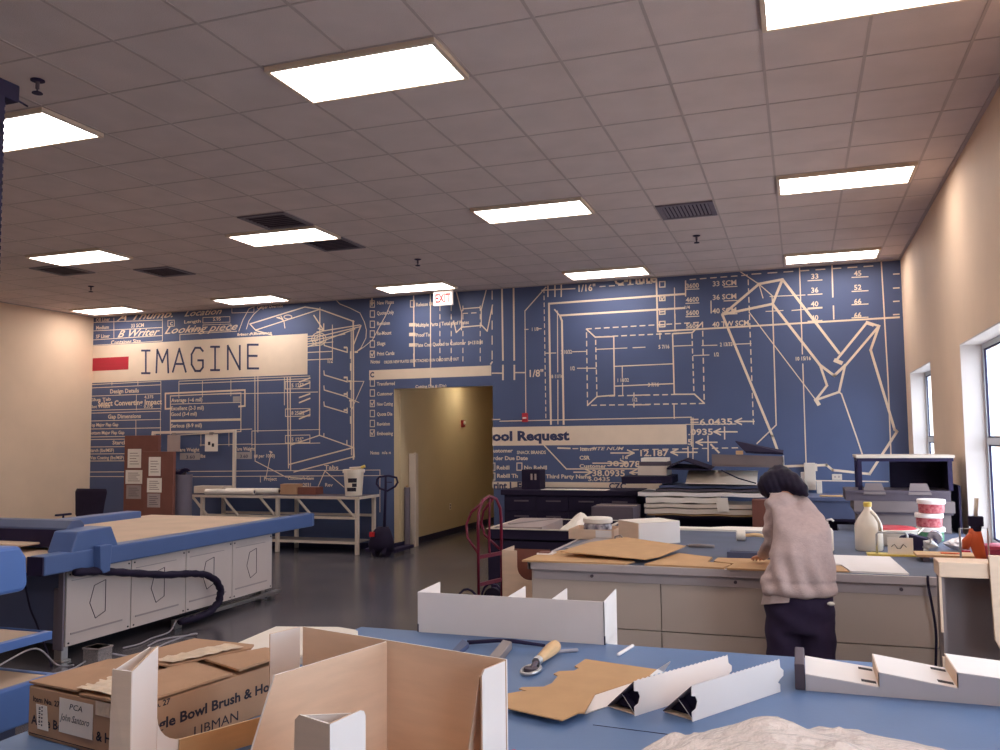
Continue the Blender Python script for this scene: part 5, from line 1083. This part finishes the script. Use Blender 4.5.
m = MB(); pan(m, [K(CW*.5, .0, CH-.004), K(CW, .0, CH), K(CW, .34, CH), K(CW*.52, .38, CH+.002)], UPZ, .006, 0, 0, 0); m.build('top_flap', 'carton', t)
m = MB(); pan(m, [K(0, .28, CH+.001), K(CW*.50, .30, CH+.006), K(CW*.70, CD-.05, CH+.015), K(CW*.62, CD, CH+.012), K(0, CD, CH+.002)], UPZ, .006, 0, 0, 0); m.build('top_flap', 'carton', t)
m = MB(); pan(m, [K(CW*.60, .40, CH+.008), K(CW+.008, .36, CH+.008), K(CW+.008, CD, CH+.010), K(CW*.73, CD, CH+.008)], UPZ, .006, 0, 0, 0); m.build('top_flap', 'carton', t)
rd = random.Random(11)
def strip(name, pts, w, lift, mt_, parent):
    mb = MB(); vs = []
    n = 16
    for i in range(n+1):
        f = i/n*(len(pts)-1); k = min(int(f), len(pts)-2); p = pts[k].lerp(pts[k+1], f-k)
        for s in (-1, -.33, .33, 1): vs.append(p+CU*s*w/2+V((0, 0, lift+rd.uniform(0, .006))))
    fs = []
    for i in range(n):
        for j in range(3): fs.append((i*4+j, i*4+j+1, i*4+j+5, i*4+j+4))
    mb.add(vs, fs); return mb.build(name, mt_, parent, smooth='all')
strip('tape_strip', [K(CW*.60, .01, CH+.003), K(CW*.58, .15, CH+.004)], .15, .001, 'tape', t)
strip('tape_strip', [K(CW*.42, .31, CH+.008), K(CW*.56, .54, CH+.016)], .09, .001, 'tape', t)
m = MB(); P8(CW*.66, -.0015, CH-.05, CW*.86, -.0005, CH-.012, m); m.build('tape_strip', 'tape', t)
# printing on the carton
def at_plane(px, py, p0, n):
    d = _ray(px, py); return CAM + d*((p0-CAM).dot(n)/d.dot(n))
pr = O+CU*CW
def fv(px, py): q = at_plane(px, py, pr, CU)-O; return q.dot(CV), q.z
jobs = [('Single Bowl Brush & Holder', 1, .03, 0), ('No. 27', 1, .03, 0), ('LIBMAN', 1, .0, 0), ('Item No. 27', 1, .02, 0), ('Angle Bowl Brush & Holder', 1, .025, 0), ('PCA', 1, .0, .2), ('John Santoro', 1, .0, .3)]
G = text_geo(jobs)
def face_text(g_, v0, z0, ln, sz):
    mb = MB(); vs, fs, w = g_; k = ln/w; mb.add([K(CW+.0008, v0+p.x*k, z0+p.y*sz) for p in vs], fs); mb.build('printed_lettering', 'ink', body)
va, za = fv(157, 733); vb, zb = fv(270, 688); d_ = (vb-va)/20; szt = .040
face_text(G[0], va-2.4*d_, (za+zb)/2, d_*26, szt)
vc, zc = fv(155, 709); vd, zd = fv(172, 702); face_text(G[1], vc-.02, (zc+zd)/2, (vd-vc)*1.1+.008, .022)
ve, ze = fv(193, 737); vf, zf = fv(238, 720); face_text(G[2], ve, (ze+zf)/2, vf-ve, .040)
def ff(px, py): q = at_plane(px, py, O, CV)-O; return q.dot(CU), q.z
def front_text(g_, s0, z0, ln, sz):
    mb = MB(); vs, fs, w = g_; k = ln/w; mb.add([K(s0+p.x*k, -.0008, z0+p.y*sz) for p in vs], fs); mb.build('printed_lettering', 'ink', body)
s0, z0 = ff(33, 702); s1, z1 = ff(60, 706); front_text(G[3], s0, (z0+z1)/2, s1-s0, .022)
s0, z0 = ff(31.5, 729); s1, z1 = ff(118, 741); front_text(G[4], s0, (z0+z1)/2+.002, (s1-s0)*1.15, .036)
s0, z0 = ff(31, 726); m = MB(); P8(.01, -.0012, z0-.02, CW-.01, -.0004, z0-.018, m); m.build('printed_line', 'ink', body)
# notes stuck on the carton (they move with it)
def note(name, px0, py0, px1, py1, mt_, skew=0):
    s0, z1 = ff(px0, py0); s1, z0 = ff(px1, py1); mm = MB()
    pan(mm, [K(s0, -.003, z0), K(s1, -.003, z0), K(s1+skew, -.003, z1), K(s0+skew, -.003, z1)], -CV, .0015, 0, 0, 0); return mm.build(name, mt_, t), s0, z0, s1, z1
n1, s0, z0, s1, z1 = note('white_note', 60.5, 697, 93, 740, 'paper')
n1['label'] = 'white note with handwriting'
mb = MB()
for g_, f0, ln, zz, sz in [(G[5], .30, .40, .72, .16), (G[6], .05, .86, .36, .19)]:
    vs, fs, w = g_; k = (s1-s0)*ln/w; h_ = z1-z0
    mb.add([K(s0+(s1-s0)*f0+p.x*k, -.0035, z0+h_*zz+p.y*h_*sz*1.5) for p in vs], fs)
mb.build('handwriting', 'ink', n1)
n2, s0, z0, s1, z1 = note('shipping_label', 39, 704, 49, 731, 'paper', -.01)
n2['label'] = 'small white shipping label'
mb = MB()
for k in range(9): P8(s0+.005, -.0036, z0+.012+.006*k, s0+.013, -.0031, z0+.012+.006*k+.002+.002*(k % 2), mb)
for k in range(6): P8(s0+.018, -.0036, z0+.010+.010*k, s0+.023, -.0031, z0+.015+.010*k, mb)
mb.build('label_print', 'ink', n2)
# blue side table under the carton
O = (1.12, -2.4, 0)
t = thing('side_table', 'narrow blue side table under the brown carton beside the big blue table', 'table', O)
m = MB(O); m.box(.99, -3.4, .92, 1.26, -1.32, TZ); m.build('table_top', 'mattable', t, bevel=.003)
for x in (1.02, 1.22):
    for y in (-3.3, -1.42):
        m = MB(O); m.box(x-.02, y-.02, 0, x+.02, y+.02, .92); m.build('leg', 'metalgrey', t)
# pale sheets behind it
P = [at_z(x, y, TZ+.04) for x, y in [(222, 652), (236, 642), (275, 625), (340, 626), (358, 628.5), (357, 634), (318, 655)]]
c = sum(P, V((0, 0, 0)))/len(P); O = V((c.x, c.y, TZ+.0005))
t = thing('white_sheet_stack', 'stack of white sheets lying between the brown carton and the display tray', 'paper', O)
m = MB(O); pan(m, [(p.x, p.y, TZ+.032) for p in P], UPZ, .031, 0, 0, 0); m.build('stack_body', 'paper', t, bevel=.004)
m = MB(O); rd = random.Random(2); pan(m, [(c.x+(p.x-c.x)*.96, c.y+(p.y-c.y)*.96, TZ+.036+.002*(k % 2)) for k, p in enumerate(P)], UPZ, .003, 0, 0, 0); m.build('top_sheet', 'paper', t)
# ------------------------------------------------------------------ white divided tray at the table edge
O = V((1.97, -1.0, TZ)); YT = -1.02
t = thing('white_divided_tray', 'long white tray with thin dividers standing at the far table edge', 'tray', O)
fa, fb = at_y(418, 593, YT), at_y(604, 601, YT)
x0, x1, zt = fa.x, fb.x, (fa.z+fb.z)/2
zb_ = TZ+.0005
m = MB(O); m.panel([(x0, YT, zb_), (x1, YT, zb_), (x1, YT, zt), (x0, YT, zt)], .005); m.build('front_panel', 'white', t)
m = MB(O); pan(m, [(x0, YT+.005, zb_), (x0, YT+.005, zt), (x0, YT+.25, zt+.005), (x0, YT+.25, zb_)], (1, 0, 0), .004, 0, 0, 0); m.build('side_panel', 'white', t)
m = MB(O); pan(m, [(x1, YT, TZ+.0005), (x1, YT, zt), (x1, YT+.25, zt+.012), (x1, YT+.25, .885), (x1, YT+.035, .885), (x1, YT+.035, TZ+.0005)], (1, 0, 0), .004, 0, 0, 0); m.build('side_panel', 'white', t)
for px, py, q in [(508, 597.5, (512, 585)), (552, 600, (565, 587))]:
    x = at_y(px, py, YT).x
    m = MB(O); pan(m, [(x, YT+.005, zb_), (x, YT+.005, zt-.006), (x, YT+.02, zt), (x, YT+.25, zt+.004), (x, YT+.25, zb_)], (1, 0, 0), .004, 0, 0, 0); m.build('divider', 'white', t)
m = MB(O); m.box(x0, YT+.005, zb_, x1, YT+.25, zb_+.003); m.build('tray_floor', 'white', t)
for x in (x0, x1):
    m = MB(O); m.box(x-.003, YT-.0006, zb_, x+.003, YT+.0, zb_+.035); m.build('slot', 'dark', t)
# ------------------------------------------------------------------ folded white triangular strips
def tri_strip(a, b, label):
    a, b = V((a[0], a[1], TZ+.0005)), V((b[0], b[1], TZ+.0005)); e = (b-a); ln = e.length; e.normalize(); n = V((e.y, -e.x, 0)); h = .107
    t = thing('folded_strip', label, 'cardboard', a, 0, 'folded white strips on the blue table')
    def F(x, d, z): return e*x - n*d + V((0, 0, z))
    top = []
    k = 22
    for i in range(k+1):
        x = ln*(1-i/k); top.append((x, h)); 
        if i < k: top.append((x-ln/k*.5, h-.0035))
    left = [(0, h-.002), (0, h*.72), (-.0, h*.70), (.018, h*.66), (.026, h*.5), (.018, h*.32), (.004, h*.28), (0, h*.26), (0, 0)]
    right = [(ln, 0), (ln, h*.24), (ln-.012, h*.30), (ln+.0, h*.38), (ln+.02, h*.46), (ln+.022, h*.62), (ln+.004, h*.74)]
    m = MB(); pan(m, [F(x, 0, z) for x, z in left+right+top[:-1]], n, .003, 0, 0, 0); m.build('front_panel', 'white', t)
    m = MB(); pan(m, [F(0, .003, h-.004), F(ln, .003, h-.004), F(ln, .115, .006), F(0, .115, .006)], (-n.x, -n.y, .5), .003, 0, 1, 1); m.build('sloped_panel', ['white', 'darkgrey'], t)  # inner face dark grey: shade inside the strip painted on
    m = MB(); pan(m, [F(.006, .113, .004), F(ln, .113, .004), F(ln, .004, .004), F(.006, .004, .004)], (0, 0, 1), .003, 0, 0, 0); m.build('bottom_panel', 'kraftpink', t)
    m = MB(); pan(m, [F(.004, .058, .057), F(ln-.01, .058, .057), F(ln-.01, .005, .008), F(.004, .005, .008)], (0, 0, 1), .002, 1, 1, 0); m.build('inner_flap', ['white', 'black'], t)  # flap faces black for the shade inside, only the edge stays white
    m = MB(); pan(m, [F(.03, .006, .006), F(.03, .109, .006), F(.03, .006, h-.012)], -e, .003, 0, 0, 0); m.build('end_flap_or_shade', 'black', t)  # black sheet added as the shade in the open end
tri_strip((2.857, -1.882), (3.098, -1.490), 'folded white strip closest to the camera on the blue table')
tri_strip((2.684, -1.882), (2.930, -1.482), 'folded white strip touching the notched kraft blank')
# ------------------------------------------------------------------ notched kraft blank
px_ = [(507, 693.5), (521, 691), (528, 691), (519, 688.5), (522, 687), (543.6, 686.6), (552, 683), (558, 675.7), (553.7, 673.6), (559, 671), (574, 670.5), (579, 668), (574.6, 666), (585.6, 659), (658, 669.4), (649.6, 675.7), (628.6, 683), (595, 694), (584.5, 712.5), (578, 712.5), (562.5, 720), (507, 707.6)]
pts = [at_z(x, y, .972) for x, y in px_]; c = sum(pts, V((0, 0, 0)))/len(pts); O = V((c.x, c.y, TZ))
t = thing('kraft_blank', 'flat notched kraft blank with one white folded side on the blue table', 'cardboard', O)
m = MB(O); pan(m, [(p.x, p.y, .972) for p in pts], UPZ, .004, 0, 1, 2); m.build('kraft_face', ['kraft', 'white', 'kraft'], t)
e_ = [at_z(595, 694, .970), at_z(628.6, 683, .970), at_z(649.6, 675.7, .970)]; b_ = [at_z(585, 713.5, .9535), at_z(612, 704.5, .9535), at_z(632, 697, .9535)]
m = MB(O); pan(m, e_+b_[::-1], (1, -1, .3), .003, 0, 0, 0); m.build('folded_side', 'white', t)
q = [at_z(650, 676, .972), at_z(658, 669.4, .972)]; q2 = at_z(670.6, 661.6, 1.0); q3 = at_z(664, 672, .955)
m = MB(O); pan(m, [q[1], q2, q3, q[0]], (1, -1, .3), .003, 0, 0, 0); m.build('end_flap_or_shade', 'white', t)
m = MB(O); a = at_z(512, 706, .96); b = at_z(556, 715, .96); m.panel([(a.x, a.y+.03, TZ+.0005), (b.x, b.y+.03, TZ+.0005), (b.x, b.y+.03, .968), (a.x, a.y+.03, .968)], .004); m.build('folded_lip', 'kraft', t)
# ------------------------------------------------------------------ tools on the table
O = at_z(550, 648, TZ)
t = thing('rotary_tool', 'hand tool with pale wooden handle and steel loop end', 'hand tool', (O.x, O.y, TZ))
h0, h1 = at_z(556.5, 645, TZ+.03), at_z(538.5, 660, TZ+.025); e = at_z(522, 669, TZ+.012)
m = MB(O); d = (h1-h0).normalized(); L_ = (h1-h0).length
m.tube([h0, h0+d*L_*.08, h0+d*L_*.3, h0+d*L_*.6, h0+d*L_*.9, h1], [.016, .024, .026, .022, .017, .016], 16); m.build('handle', 'wood', t, smooth='all')
m = MB(O); m.tube([h1, h1+d*.03], [.018, .016], 14); m.build('ferrule', 'steel', t, smooth=True)
s0_ = h1+d*.03; lp = []
nx = V((-d.y, d.x, 0)).normalized()
for k in range(16):
    a = 2*PI*k/16; lp.append(V((s0_.x, s0_.y, TZ+.012)) + d*(.055-.06*math.cos(a)) + nx*.030*math.sin(a))
m = MB(O); m.tube(lp, .007, 8, closed=True); m.build('steel_loop', 'steel', t, smooth='all')
m = MB(O); m.tube([s0_, V((s0_.x, s0_.y, TZ+.012))+d*.05], .010, 8); m.cyl(V((s0_.x, s0_.y, TZ+.002))+d*.055, V((s0_.x, s0_.y, TZ+.02))+d*.055, .026, n=20); m.build('blade_wheel', 'darkgrey', t)
def stick(name, label, p, q, r, mt_, z=TZ):
    a, b = at_z(p[0], p[1], z+r), at_z(q[0], q[1], z+r); c = (a+b)/2; c.z = z
    m = MB(c); dd = (b-a).normalized(); m.tube([a, a+dd*.012, b-dd*.004, b], [r*.4, r, r, r*.8], 10); return tag(m.build(name, mt_, smooth='all'), label, cat=label_cat)
label_cat = 'pen'; stick('pen', 'thin pale grey pen lying behind the wooden handled tool', (554, 652), (578, 650), .007, 'cable')
label_cat = 'pencil'; stick('white_pencil', 'white pencil lying alone near the far edge of the blue table', (617.5, 655), (633, 645.5), .007, 'white')
label_cat = 'marker'; stick('red_marker', 'red marker end at the bottom of the picture beside the display tray', (512, 752), (530, 768), .012, 'redlid')
O = at_z(485, 647, TZ)
t = thing('steel_gauge', 'steel bar tool of two flat blades joined by a dark rod', 'hand tool', (O.x, O.y, TZ))
def flatbar(px, mt_, nm, z=.012):
    P = [at_z(x, y, TZ+z) for x, y in px]; m = MB((O.x, O.y, TZ)); pan(m, P, UPZ, z-.0005, 0, 0, 0); m.build(nm, mt_, t, bevel=.002)
flatbar([(452.6, 649.4), (462.5, 638.8), (469, 642.8), (459, 651.6)], 'bluegrey', 'blade', .02); flatbar([(489, 656), (503, 639.5), (512, 641.7), (499, 658)], 'metalgrey', 'blade', .03)
m = MB((O.x, O.y, TZ)); m.tube([at_z(467, 642.5, TZ+.016), at_z(499, 640.5, TZ+.02), at_z(512, 641, TZ+.018), at_z(545, 645.5, TZ+.008)], [.009, .008, .009, .006], 8); m.build('rod', 'dark', t, smooth='all')
# ------------------------------------------------------------------ stepped display
O = (3.6, -1.32, TZ); y0, y1 = -1.45, -1.20
t = thing('stepped_display', 'white stepped cardboard display with slots along the blue table', 'display', O)
xs = [3.178, 3.402, 3.632, 4.10]; hs = [(.055, .031), (.078, .046), (.095, .06)]
z_ = TZ+.0005
for i, (a, b) in enumerate(hs):
    xa, xb = xs[i], xs[i+1]
    m = MB(O); pan(m, [(xa, y0, z_+a), (xb, y0, z_+b), (xb, y1, z_+b), (xa, y1, z_+a)], UPZ, .003, 0, 0, 0); m.build('tread', 'white', t)
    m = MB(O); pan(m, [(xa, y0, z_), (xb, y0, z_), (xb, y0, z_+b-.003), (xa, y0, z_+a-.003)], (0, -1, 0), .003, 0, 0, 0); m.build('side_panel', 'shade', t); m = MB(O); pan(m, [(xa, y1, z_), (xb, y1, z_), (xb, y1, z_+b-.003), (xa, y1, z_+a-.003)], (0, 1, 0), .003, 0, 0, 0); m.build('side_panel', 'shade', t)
    if i:
        m = MB(O); pan(m, [(xa, y0, z_+hs[i-1][1]), (xa, y1, z_+hs[i-1][1]), (xa, y1, z_+a), (xa, y0, z_+a)], (-1, 0, 0), .003, 0, 0, 0); m.build('riser', 'kraftpink', t)
    if i < 2:
        for yy in (y0+.045, y1-.045):
            f = .78; zz = z_+a+(b-a)*f; zz2 = z_+a+(b-a)*.98; xq, xw = xa+(xb-xa)*f, xa+(xb-xa)*.98
            m = MB(O); pan(m, [(xq, yy-.014, zz+.0008), (xw, yy-.014, zz2+.0008), (xw, yy+.014, zz2+.0008), (xq, yy+.014, zz+.0008)], UPZ, .001, 0, 0, 0); m.build('slot', 'ink', t)
m = MB(O); m.box(xs[0]-.034, y0, z_, xs[0]-.002, y1, z_+.085); m.build('dark_end_block', 'brown' if False else 'darkgrey', t, bevel=.004)
# ------------------------------------------------------------------ crinkled wrap
rd = random.Random(8); n = 90; m = MB(); vs = []; fs = []; cx, cyy = 3.22, -2.52
bumps = [(rd.uniform(-.5, .5), rd.uniform(-.45, .45), rd.uniform(.05, .14), rd.uniform(-.02, .022)) for _ in range(70)]
bumps += [(rd.uniform(-.5, .5), rd.uniform(-.45, .45), rd.uniform(.015, .04), rd.uniform(-.008, .009)) for _ in range(500)]
for i in range(n+1):
    for j in range(n+1):
        a = -1+2*i/n; b = -1+2*j/n; x = a*.52; y = b*.45; r = math.hypot(a, b)
        z = max(0, 1-r**2.2)**.75*.18
        for (bx, by, br, bh) in bumps:
            dd = ((x-bx)**2+(y-by)**2)/(br*br)
            if dd < 4: z += bh*math.exp(-dd*2)*min(1, max(0, 1.05-r)*4)
        vs.append((x, y, max(.001, z)))
for i in range(n):
    for j in range(n):
        fs.append((i*(n+1)+j, (i+1)*(n+1)+j, (i+1)*(n+1)+j+1, i*(n+1)+j+1))
fs = [f for f in fs if max(vs[k][2] for k in f) > .0015]
m.add(vs, fs); o = m.build('crinkled_wrap', 'wrap', loc=(cx, cyy, TZ+.004), smooth='all'); tag(o, 'mound of crinkled pale plastic wrap at the bottom right', 'plastic wrap')
so = o.modifiers.new('thickness', 'SOLIDIFY'); so.thickness = .002
# ================================================================== PERSON
PO = V((3.14, 1.05, 0))
pt = thing('person', 'person in mauve sweater and dark trousers bending over the bench', 'person', PO)
def remeshed(mb, name, mt_, vox, smooth_it=6, disp=None, parent=pt):
    me = mb.mesh('tmp'); o = bpy.data.objects.new('tmp', me); COL.objects.link(o)
    r = o.modifiers.new('r', 'REMESH'); r.mode = 'VOXEL'; r.voxel_size = vox
    s = o.modifiers.new('s', 'SMOOTH'); s.factor = .5; s.iterations = smooth_it
    dg = bpy.context.evaluated_depsgraph_get(); dg.update()
    me2 = bpy.data.meshes.new_from_object(o.evaluated_get(dg)); bpy.data.objects.remove(o)
    if disp:
        nrm = [v.normal.copy() for v in me2.vertices]
        for v, nn in zip(me2.vertices, nrm): v.co += nn*disp(v.co+PO)
    for p in me2.polygons: p.use_smooth = True
    me2.name = name; me2.materials.clear(); me2.materials.append(M[mt_])
    ob = bpy.data.objects.new(name, me2); COL.objects.link(ob); ob.parent = parent; return ob
def limb(mb, pts, rs, n=16, flat=1):
    mb.tube(pts, rs, n, flat=flat)
    for p, r in zip(pts, rs): mb.ball(p, r*.99, r*.99, r*.99, 12)
SH_L, EL_L, WR_L = V((3.015, 1.26, 1.35)), V((2.985, 1.27, 1.11)), V((2.925, 1.54, .992))
SH_R, EL_R, WR_R = V((3.255, 1.33, 1.25)), V((3.265, 1.52, 1.09)), V((3.10, 1.72, 1.0))
HC = V((3.045, 1.45, 1.475))
# ---- body (one continuous surface)
b = MB(PO)
for sx_ in (-1, 1):
    hx = 3.14+sx_*.095
    limb(b, [(hx, 1.05, .86), (hx, 1.05, .48), (hx, 1.02, .10)], [.085, .055, .042])
    b.loft([((hx, .99, .015), (.035, 0, 0), (0, .05, 0)), ((hx, 1.06, .03), (.04, 0, 0), (0, .11, 0)), ((hx, 1.03, .10), (.035, 0, 0), (0, .05, 0))], 14)
b.loft([((3.14, 1.05, .80), (.14, 0, 0), (0, .10, 0)), ((3.14, 1.07, 1.0), (.13, 0, 0), (0, .095, 0)), ((3.16, 1.15, 1.2), (.13, 0, 0), (0, .085, 0)), ((3.125, 1.25, 1.31), (.115, 0, 0), (0, .07, 0)), ((3.09, 1.32, 1.38), (.07, 0, 0), (0, .055, 0))], 20)
limb(b, [V((3.10, 1.32, 1.40)), V((3.06, 1.40, 1.46))], [.05, .042])
hd = V((-.22, .62, -.75)).normalized()   # facing direction: down and to the front left
up_h = (V((0, 0, 1))-hd*hd.z).normalized(); sd = hd.cross(up_h).normalized()
Rh = Matrix((sd, hd, up_h)).transposed()
b.ball(HC, .075, .092, .112, 20, R=Rh)
b.ball(HC-up_h*.055+hd*.03, .058, .07, .065, 16, R=Rh)             # jaw
b.ball(HC+hd*.105-up_h*.025, .013, .02, .022, 10, R=Rh)             # nose
for s in (-1, 1):
    b.ball(HC+sd*s*.076-hd*.005-up_h*.01, .012, .022, .032, 10, R=Rh)   # ears
    b.ball(HC+sd*s*.03+hd*.078+up_h*.018, .017, .012, .010, 10, R=Rh)   # brow
b.ball(HC+hd*.088-up_h*.068, .022, .010, .008, 10, R=Rh)            # lips
def hand(wr, fdir, side, b):
    f = fdir.normalized(); s = f.cross(V((0, 0, 1))).normalized()*side; dn = V((0, 0, -1))
    pc = wr+f*.05
    b.loft([(wr, s*.024, V((0, 0, .016))), (wr+f*.03, s*.034, V((0, 0, .015))), (wr+f*.085, s*.040, V((0, 0, .012))), (wr+f*.095, s*.036, V((0, 0, .008)))], 14)
    for k, (off, ln) in enumerate([(-.030, .066), (-.010, .076), (.010, .070), (.029, .054)]):
        r0 = wr+f*.088+s*off; dr = (f+s*off*2.2).normalized()
        p1 = r0+dr*ln*.45+V((0, 0, .006)); p2 = p1+dr*ln*.32+V((0, 0, -.008)); p3 = p2+dr*ln*.23+V((0, 0, -.012))
        limb(b, [r0, p1, p2, p3], [.0092, .0086, .0078, .0068], 10)
    r0 = wr+f*.028-s*.030; limb(b, [r0, r0+f*.03-s*.022+dn*.004, r0+f*.058-s*.028+dn*.010], [.012, .010, .0085], 10)
limb(b, [SH_L, EL_L, WR_L], [.046, .036, .027]); hand(WR_L, V((-.25, .95, -.22)), 1, b)
limb(b, [SH_R, EL_R, WR_R], [.046, .036, .027]); hand(WR_R, V((-.8, .5, -.2)), -1, b)
body = remeshed(b, 'body', 'skin', .0055, 3)
# ---- sweater
b = MB(PO)
b.loft([((3.148, 1.035, .838), (.215, 0, 0), (0, .15, 0)), ((3.148, 1.035, .875), (.222, 0, 0), (0, .155, 0)), ((3.152, 1.05, .95), (.205, 0, 0), (0, .148, .0)), ((3.172, 1.085, 1.10), (.178, 0, 0), (0, .14, .02)), ((3.178, 1.15, 1.24), (.168, 0, 0), (0, .13, .04)), ((3.14, 1.235, 1.345), (.145, 0, -.03), (0, .115, .05)), ((3.095, 1.30, 1.42), (.12, 0, -.015), (0, .085, .05)), ((3.075, 1.365, 1.47), (.08, 0, 0), (0, .065, .05)), ((3.062, 1.40, 1.50), (.07, 0, 0), (0, .055, .045))], 28)
limb(b, [V((3.07, 1.27, 1.365)), SH_L+V((.005, 0, 0)), EL_L, WR_L+V((.004, -.03, .012))], [.08, .066, .050, .040])
limb(b, [V((3.19, 1.25, 1.31)), SH_R, EL_R, WR_R+V((0, -.03, .012))], [.08, .072, .056, .042])
def fold(p):
    d = 0
    if p.z < 1.2 and p.y < 1.15:
        k = max(0, min(1, (1.2-p.z)/.25))*max(0, min(1, (p.z-.82)/.08))
        d += .011*k*math.sin((p.x-3.14)*58+2.5*math.sin(p.z*7))
    if p.z < .93: d += .004*math.exp(-((p.z-.865)/.03)**2)-.005*math.exp(-((p.z-.925)/.022)**2)
    if p.x < 2.99: d += .005*math.sin(p.z*70+p.y*25)
    d += .004*math.sin(p.x*23+p.z*31)*math.sin(p.y*19)
    return d
remeshed(b, 'sweater', 'sweater', .011, 6, fold)
# pale shirt showing below the sweater on the left
m = MB(PO); pts = []
rows = []
for k in range(13):
    a = PI*.80+PI*.62*k/12
    rows.append((3.148+.206*math.cos(a), 1.035+.142*math.sin(a), .006*math.sin(k*2.1)))
vs = []; fs = []
for i, (z, s, dx) in enumerate([(.92, .90, .0), (.86, .96, .0), (.815, 1.04, 0), (.765, 1.09, -.004)]):
    for k, (x, y, w_) in enumerate(rows):
        q = max(0, (k-5)/7); zz = z+(.05*q if i == 3 else 0)
        vs.append((3.148+(x-3.148)*s+dx*(1-k/12), 1.035+(y-1.035)*s+w_, zz))
for i in range(3):
    for k in range(12): fs.append((i*13+k, i*13+k+1, (i+1)*13+k+1, (i+1)*13+k))
m.add(vs, fs); o = m.build('shirt_hem', 'hem', pt, smooth='all'); so = o.modifiers.new('thickness', 'SOLIDIFY'); so.thickness = .004; su = o.modifiers.new('sub', 'SUBSURF'); su.levels = su.render_levels = 2
# ---- trousers, shoes, hair
b = MB(PO)
b.loft([((3.147, 1.045, .62), (.19, 0, 0), (0, .13, 0)), ((3.147, 1.04, .76), (.205, 0, 0), (0, .14, 0)), ((3.147, 1.045, .90), (.19, 0, 0), (0, .13, 0))], 24)
for s in (-1, 1):
    hx = 3.147+s*.098
    limb(b, [(hx, 1.045, .68), (hx, 1.05, .46), (hx+s*.004, 1.04, .08)], [.108, .102, .075])
remeshed(b, 'trousers', 'trouser', .012, 5, lambda p: .004*math.sin(p.z*40+p.x*20))
m = MB(PO); m.panel([(3.325, .90, .765), (3.355, .94, .762), (3.352, .94, .788), (3.322, .90, .79)], .006) if False else m.ball((3.325, .93, .81), .022, .02, .012, 12); m.build('white_tag', 'paper', pt, smooth=True)
for s in (-1, 1):
    b = MB(PO); hx = 3.147+s*.10
    b.loft([((hx, .985, .0), (.045, 0, 0), (0, .055, 0)), ((hx, 1.06, .001), (.05, 0, 0), (0, .14, 0)), ((hx, 1.05, .05), (.045, 0, 0), (0, .11, 0)), ((hx, 1.02, .09), (.042, 0, 0), (0, .06, 0))], 18); b.build('shoe', 'shoe', pt, smooth='all')
b = MB(PO)
b.ball(HC-hd*.022+up_h*.004, .098, .105, .116, 24, R=Rh); b.ball((3.075, 1.36, 1.475), .07, .06, .05, 14)
b.ball(HC-hd*.06-up_h*.01, .085, .08, .115, 20, R=Rh)
b.ball(HC-hd*.03-up_h*.03+sd*.055, .05, .07, .10, 16, R=Rh); b.ball(HC-hd*.03-up_h*.03-sd*.055, .05, .07, .10, 16, R=Rh)
# the long part falls to the right across the shoulder
b.ball(HC+V((-.01, -.07, .0)), .125, .08, .105, 20)
a0 = HC+V((.03, -.06, .02)); limb(b, [a0, V((3.13, 1.34, 1.485)), V((3.185, 1.28, 1.455)), V((3.215, 1.245, 1.425))], [.098, .075, .045, .016], 16)
# open at the face: hair only behind the cheeks
remeshed(b, 'hair', 'hair', .008, 4, lambda p: .002*math.sin(p.x*160+p.z*60))
# ================================================================== LIGHT
w = bpy.data.worlds.new('sky'); S.world = w; w.use_nodes = True
bg = w.node_tree.nodes['Background']; bg.inputs[0].default_value = (.80, .89, 1.0, 1); bg.inputs[1].default_value = SKY
for a, b in WIN:
    ld = bpy.data.lights.new('window_portal', 'AREA'); ld.shape = 'RECTANGLE'; ld.size = b-a; ld.size_y = WZ1-WZ0; ld.cycles.is_portal = True
    o = bpy.data.objects.new('window_portal', ld); COL.objects.link(o); o.location = (XR+WT+.02, (a+b)/2, (WZ0+WZ1)/2); o.rotation_euler = (0, PI/2, 0); ld.size, ld.size_y = WZ1-WZ0, b-a
S.view_settings.view_transform = 'Standard'; S.view_settings.look = 'None'; S.view_settings.gamma = 1; S.view_settings.use_curve_mapping = False
S.view_settings.exposure = EXPO
S.cycles.max_bounces = 8; S.cycles.diffuse_bounces = 5; S.cycles.use_denoising = True
S.cycles.sample_clamp_indirect = 6
bpy.context.view_layer.update()
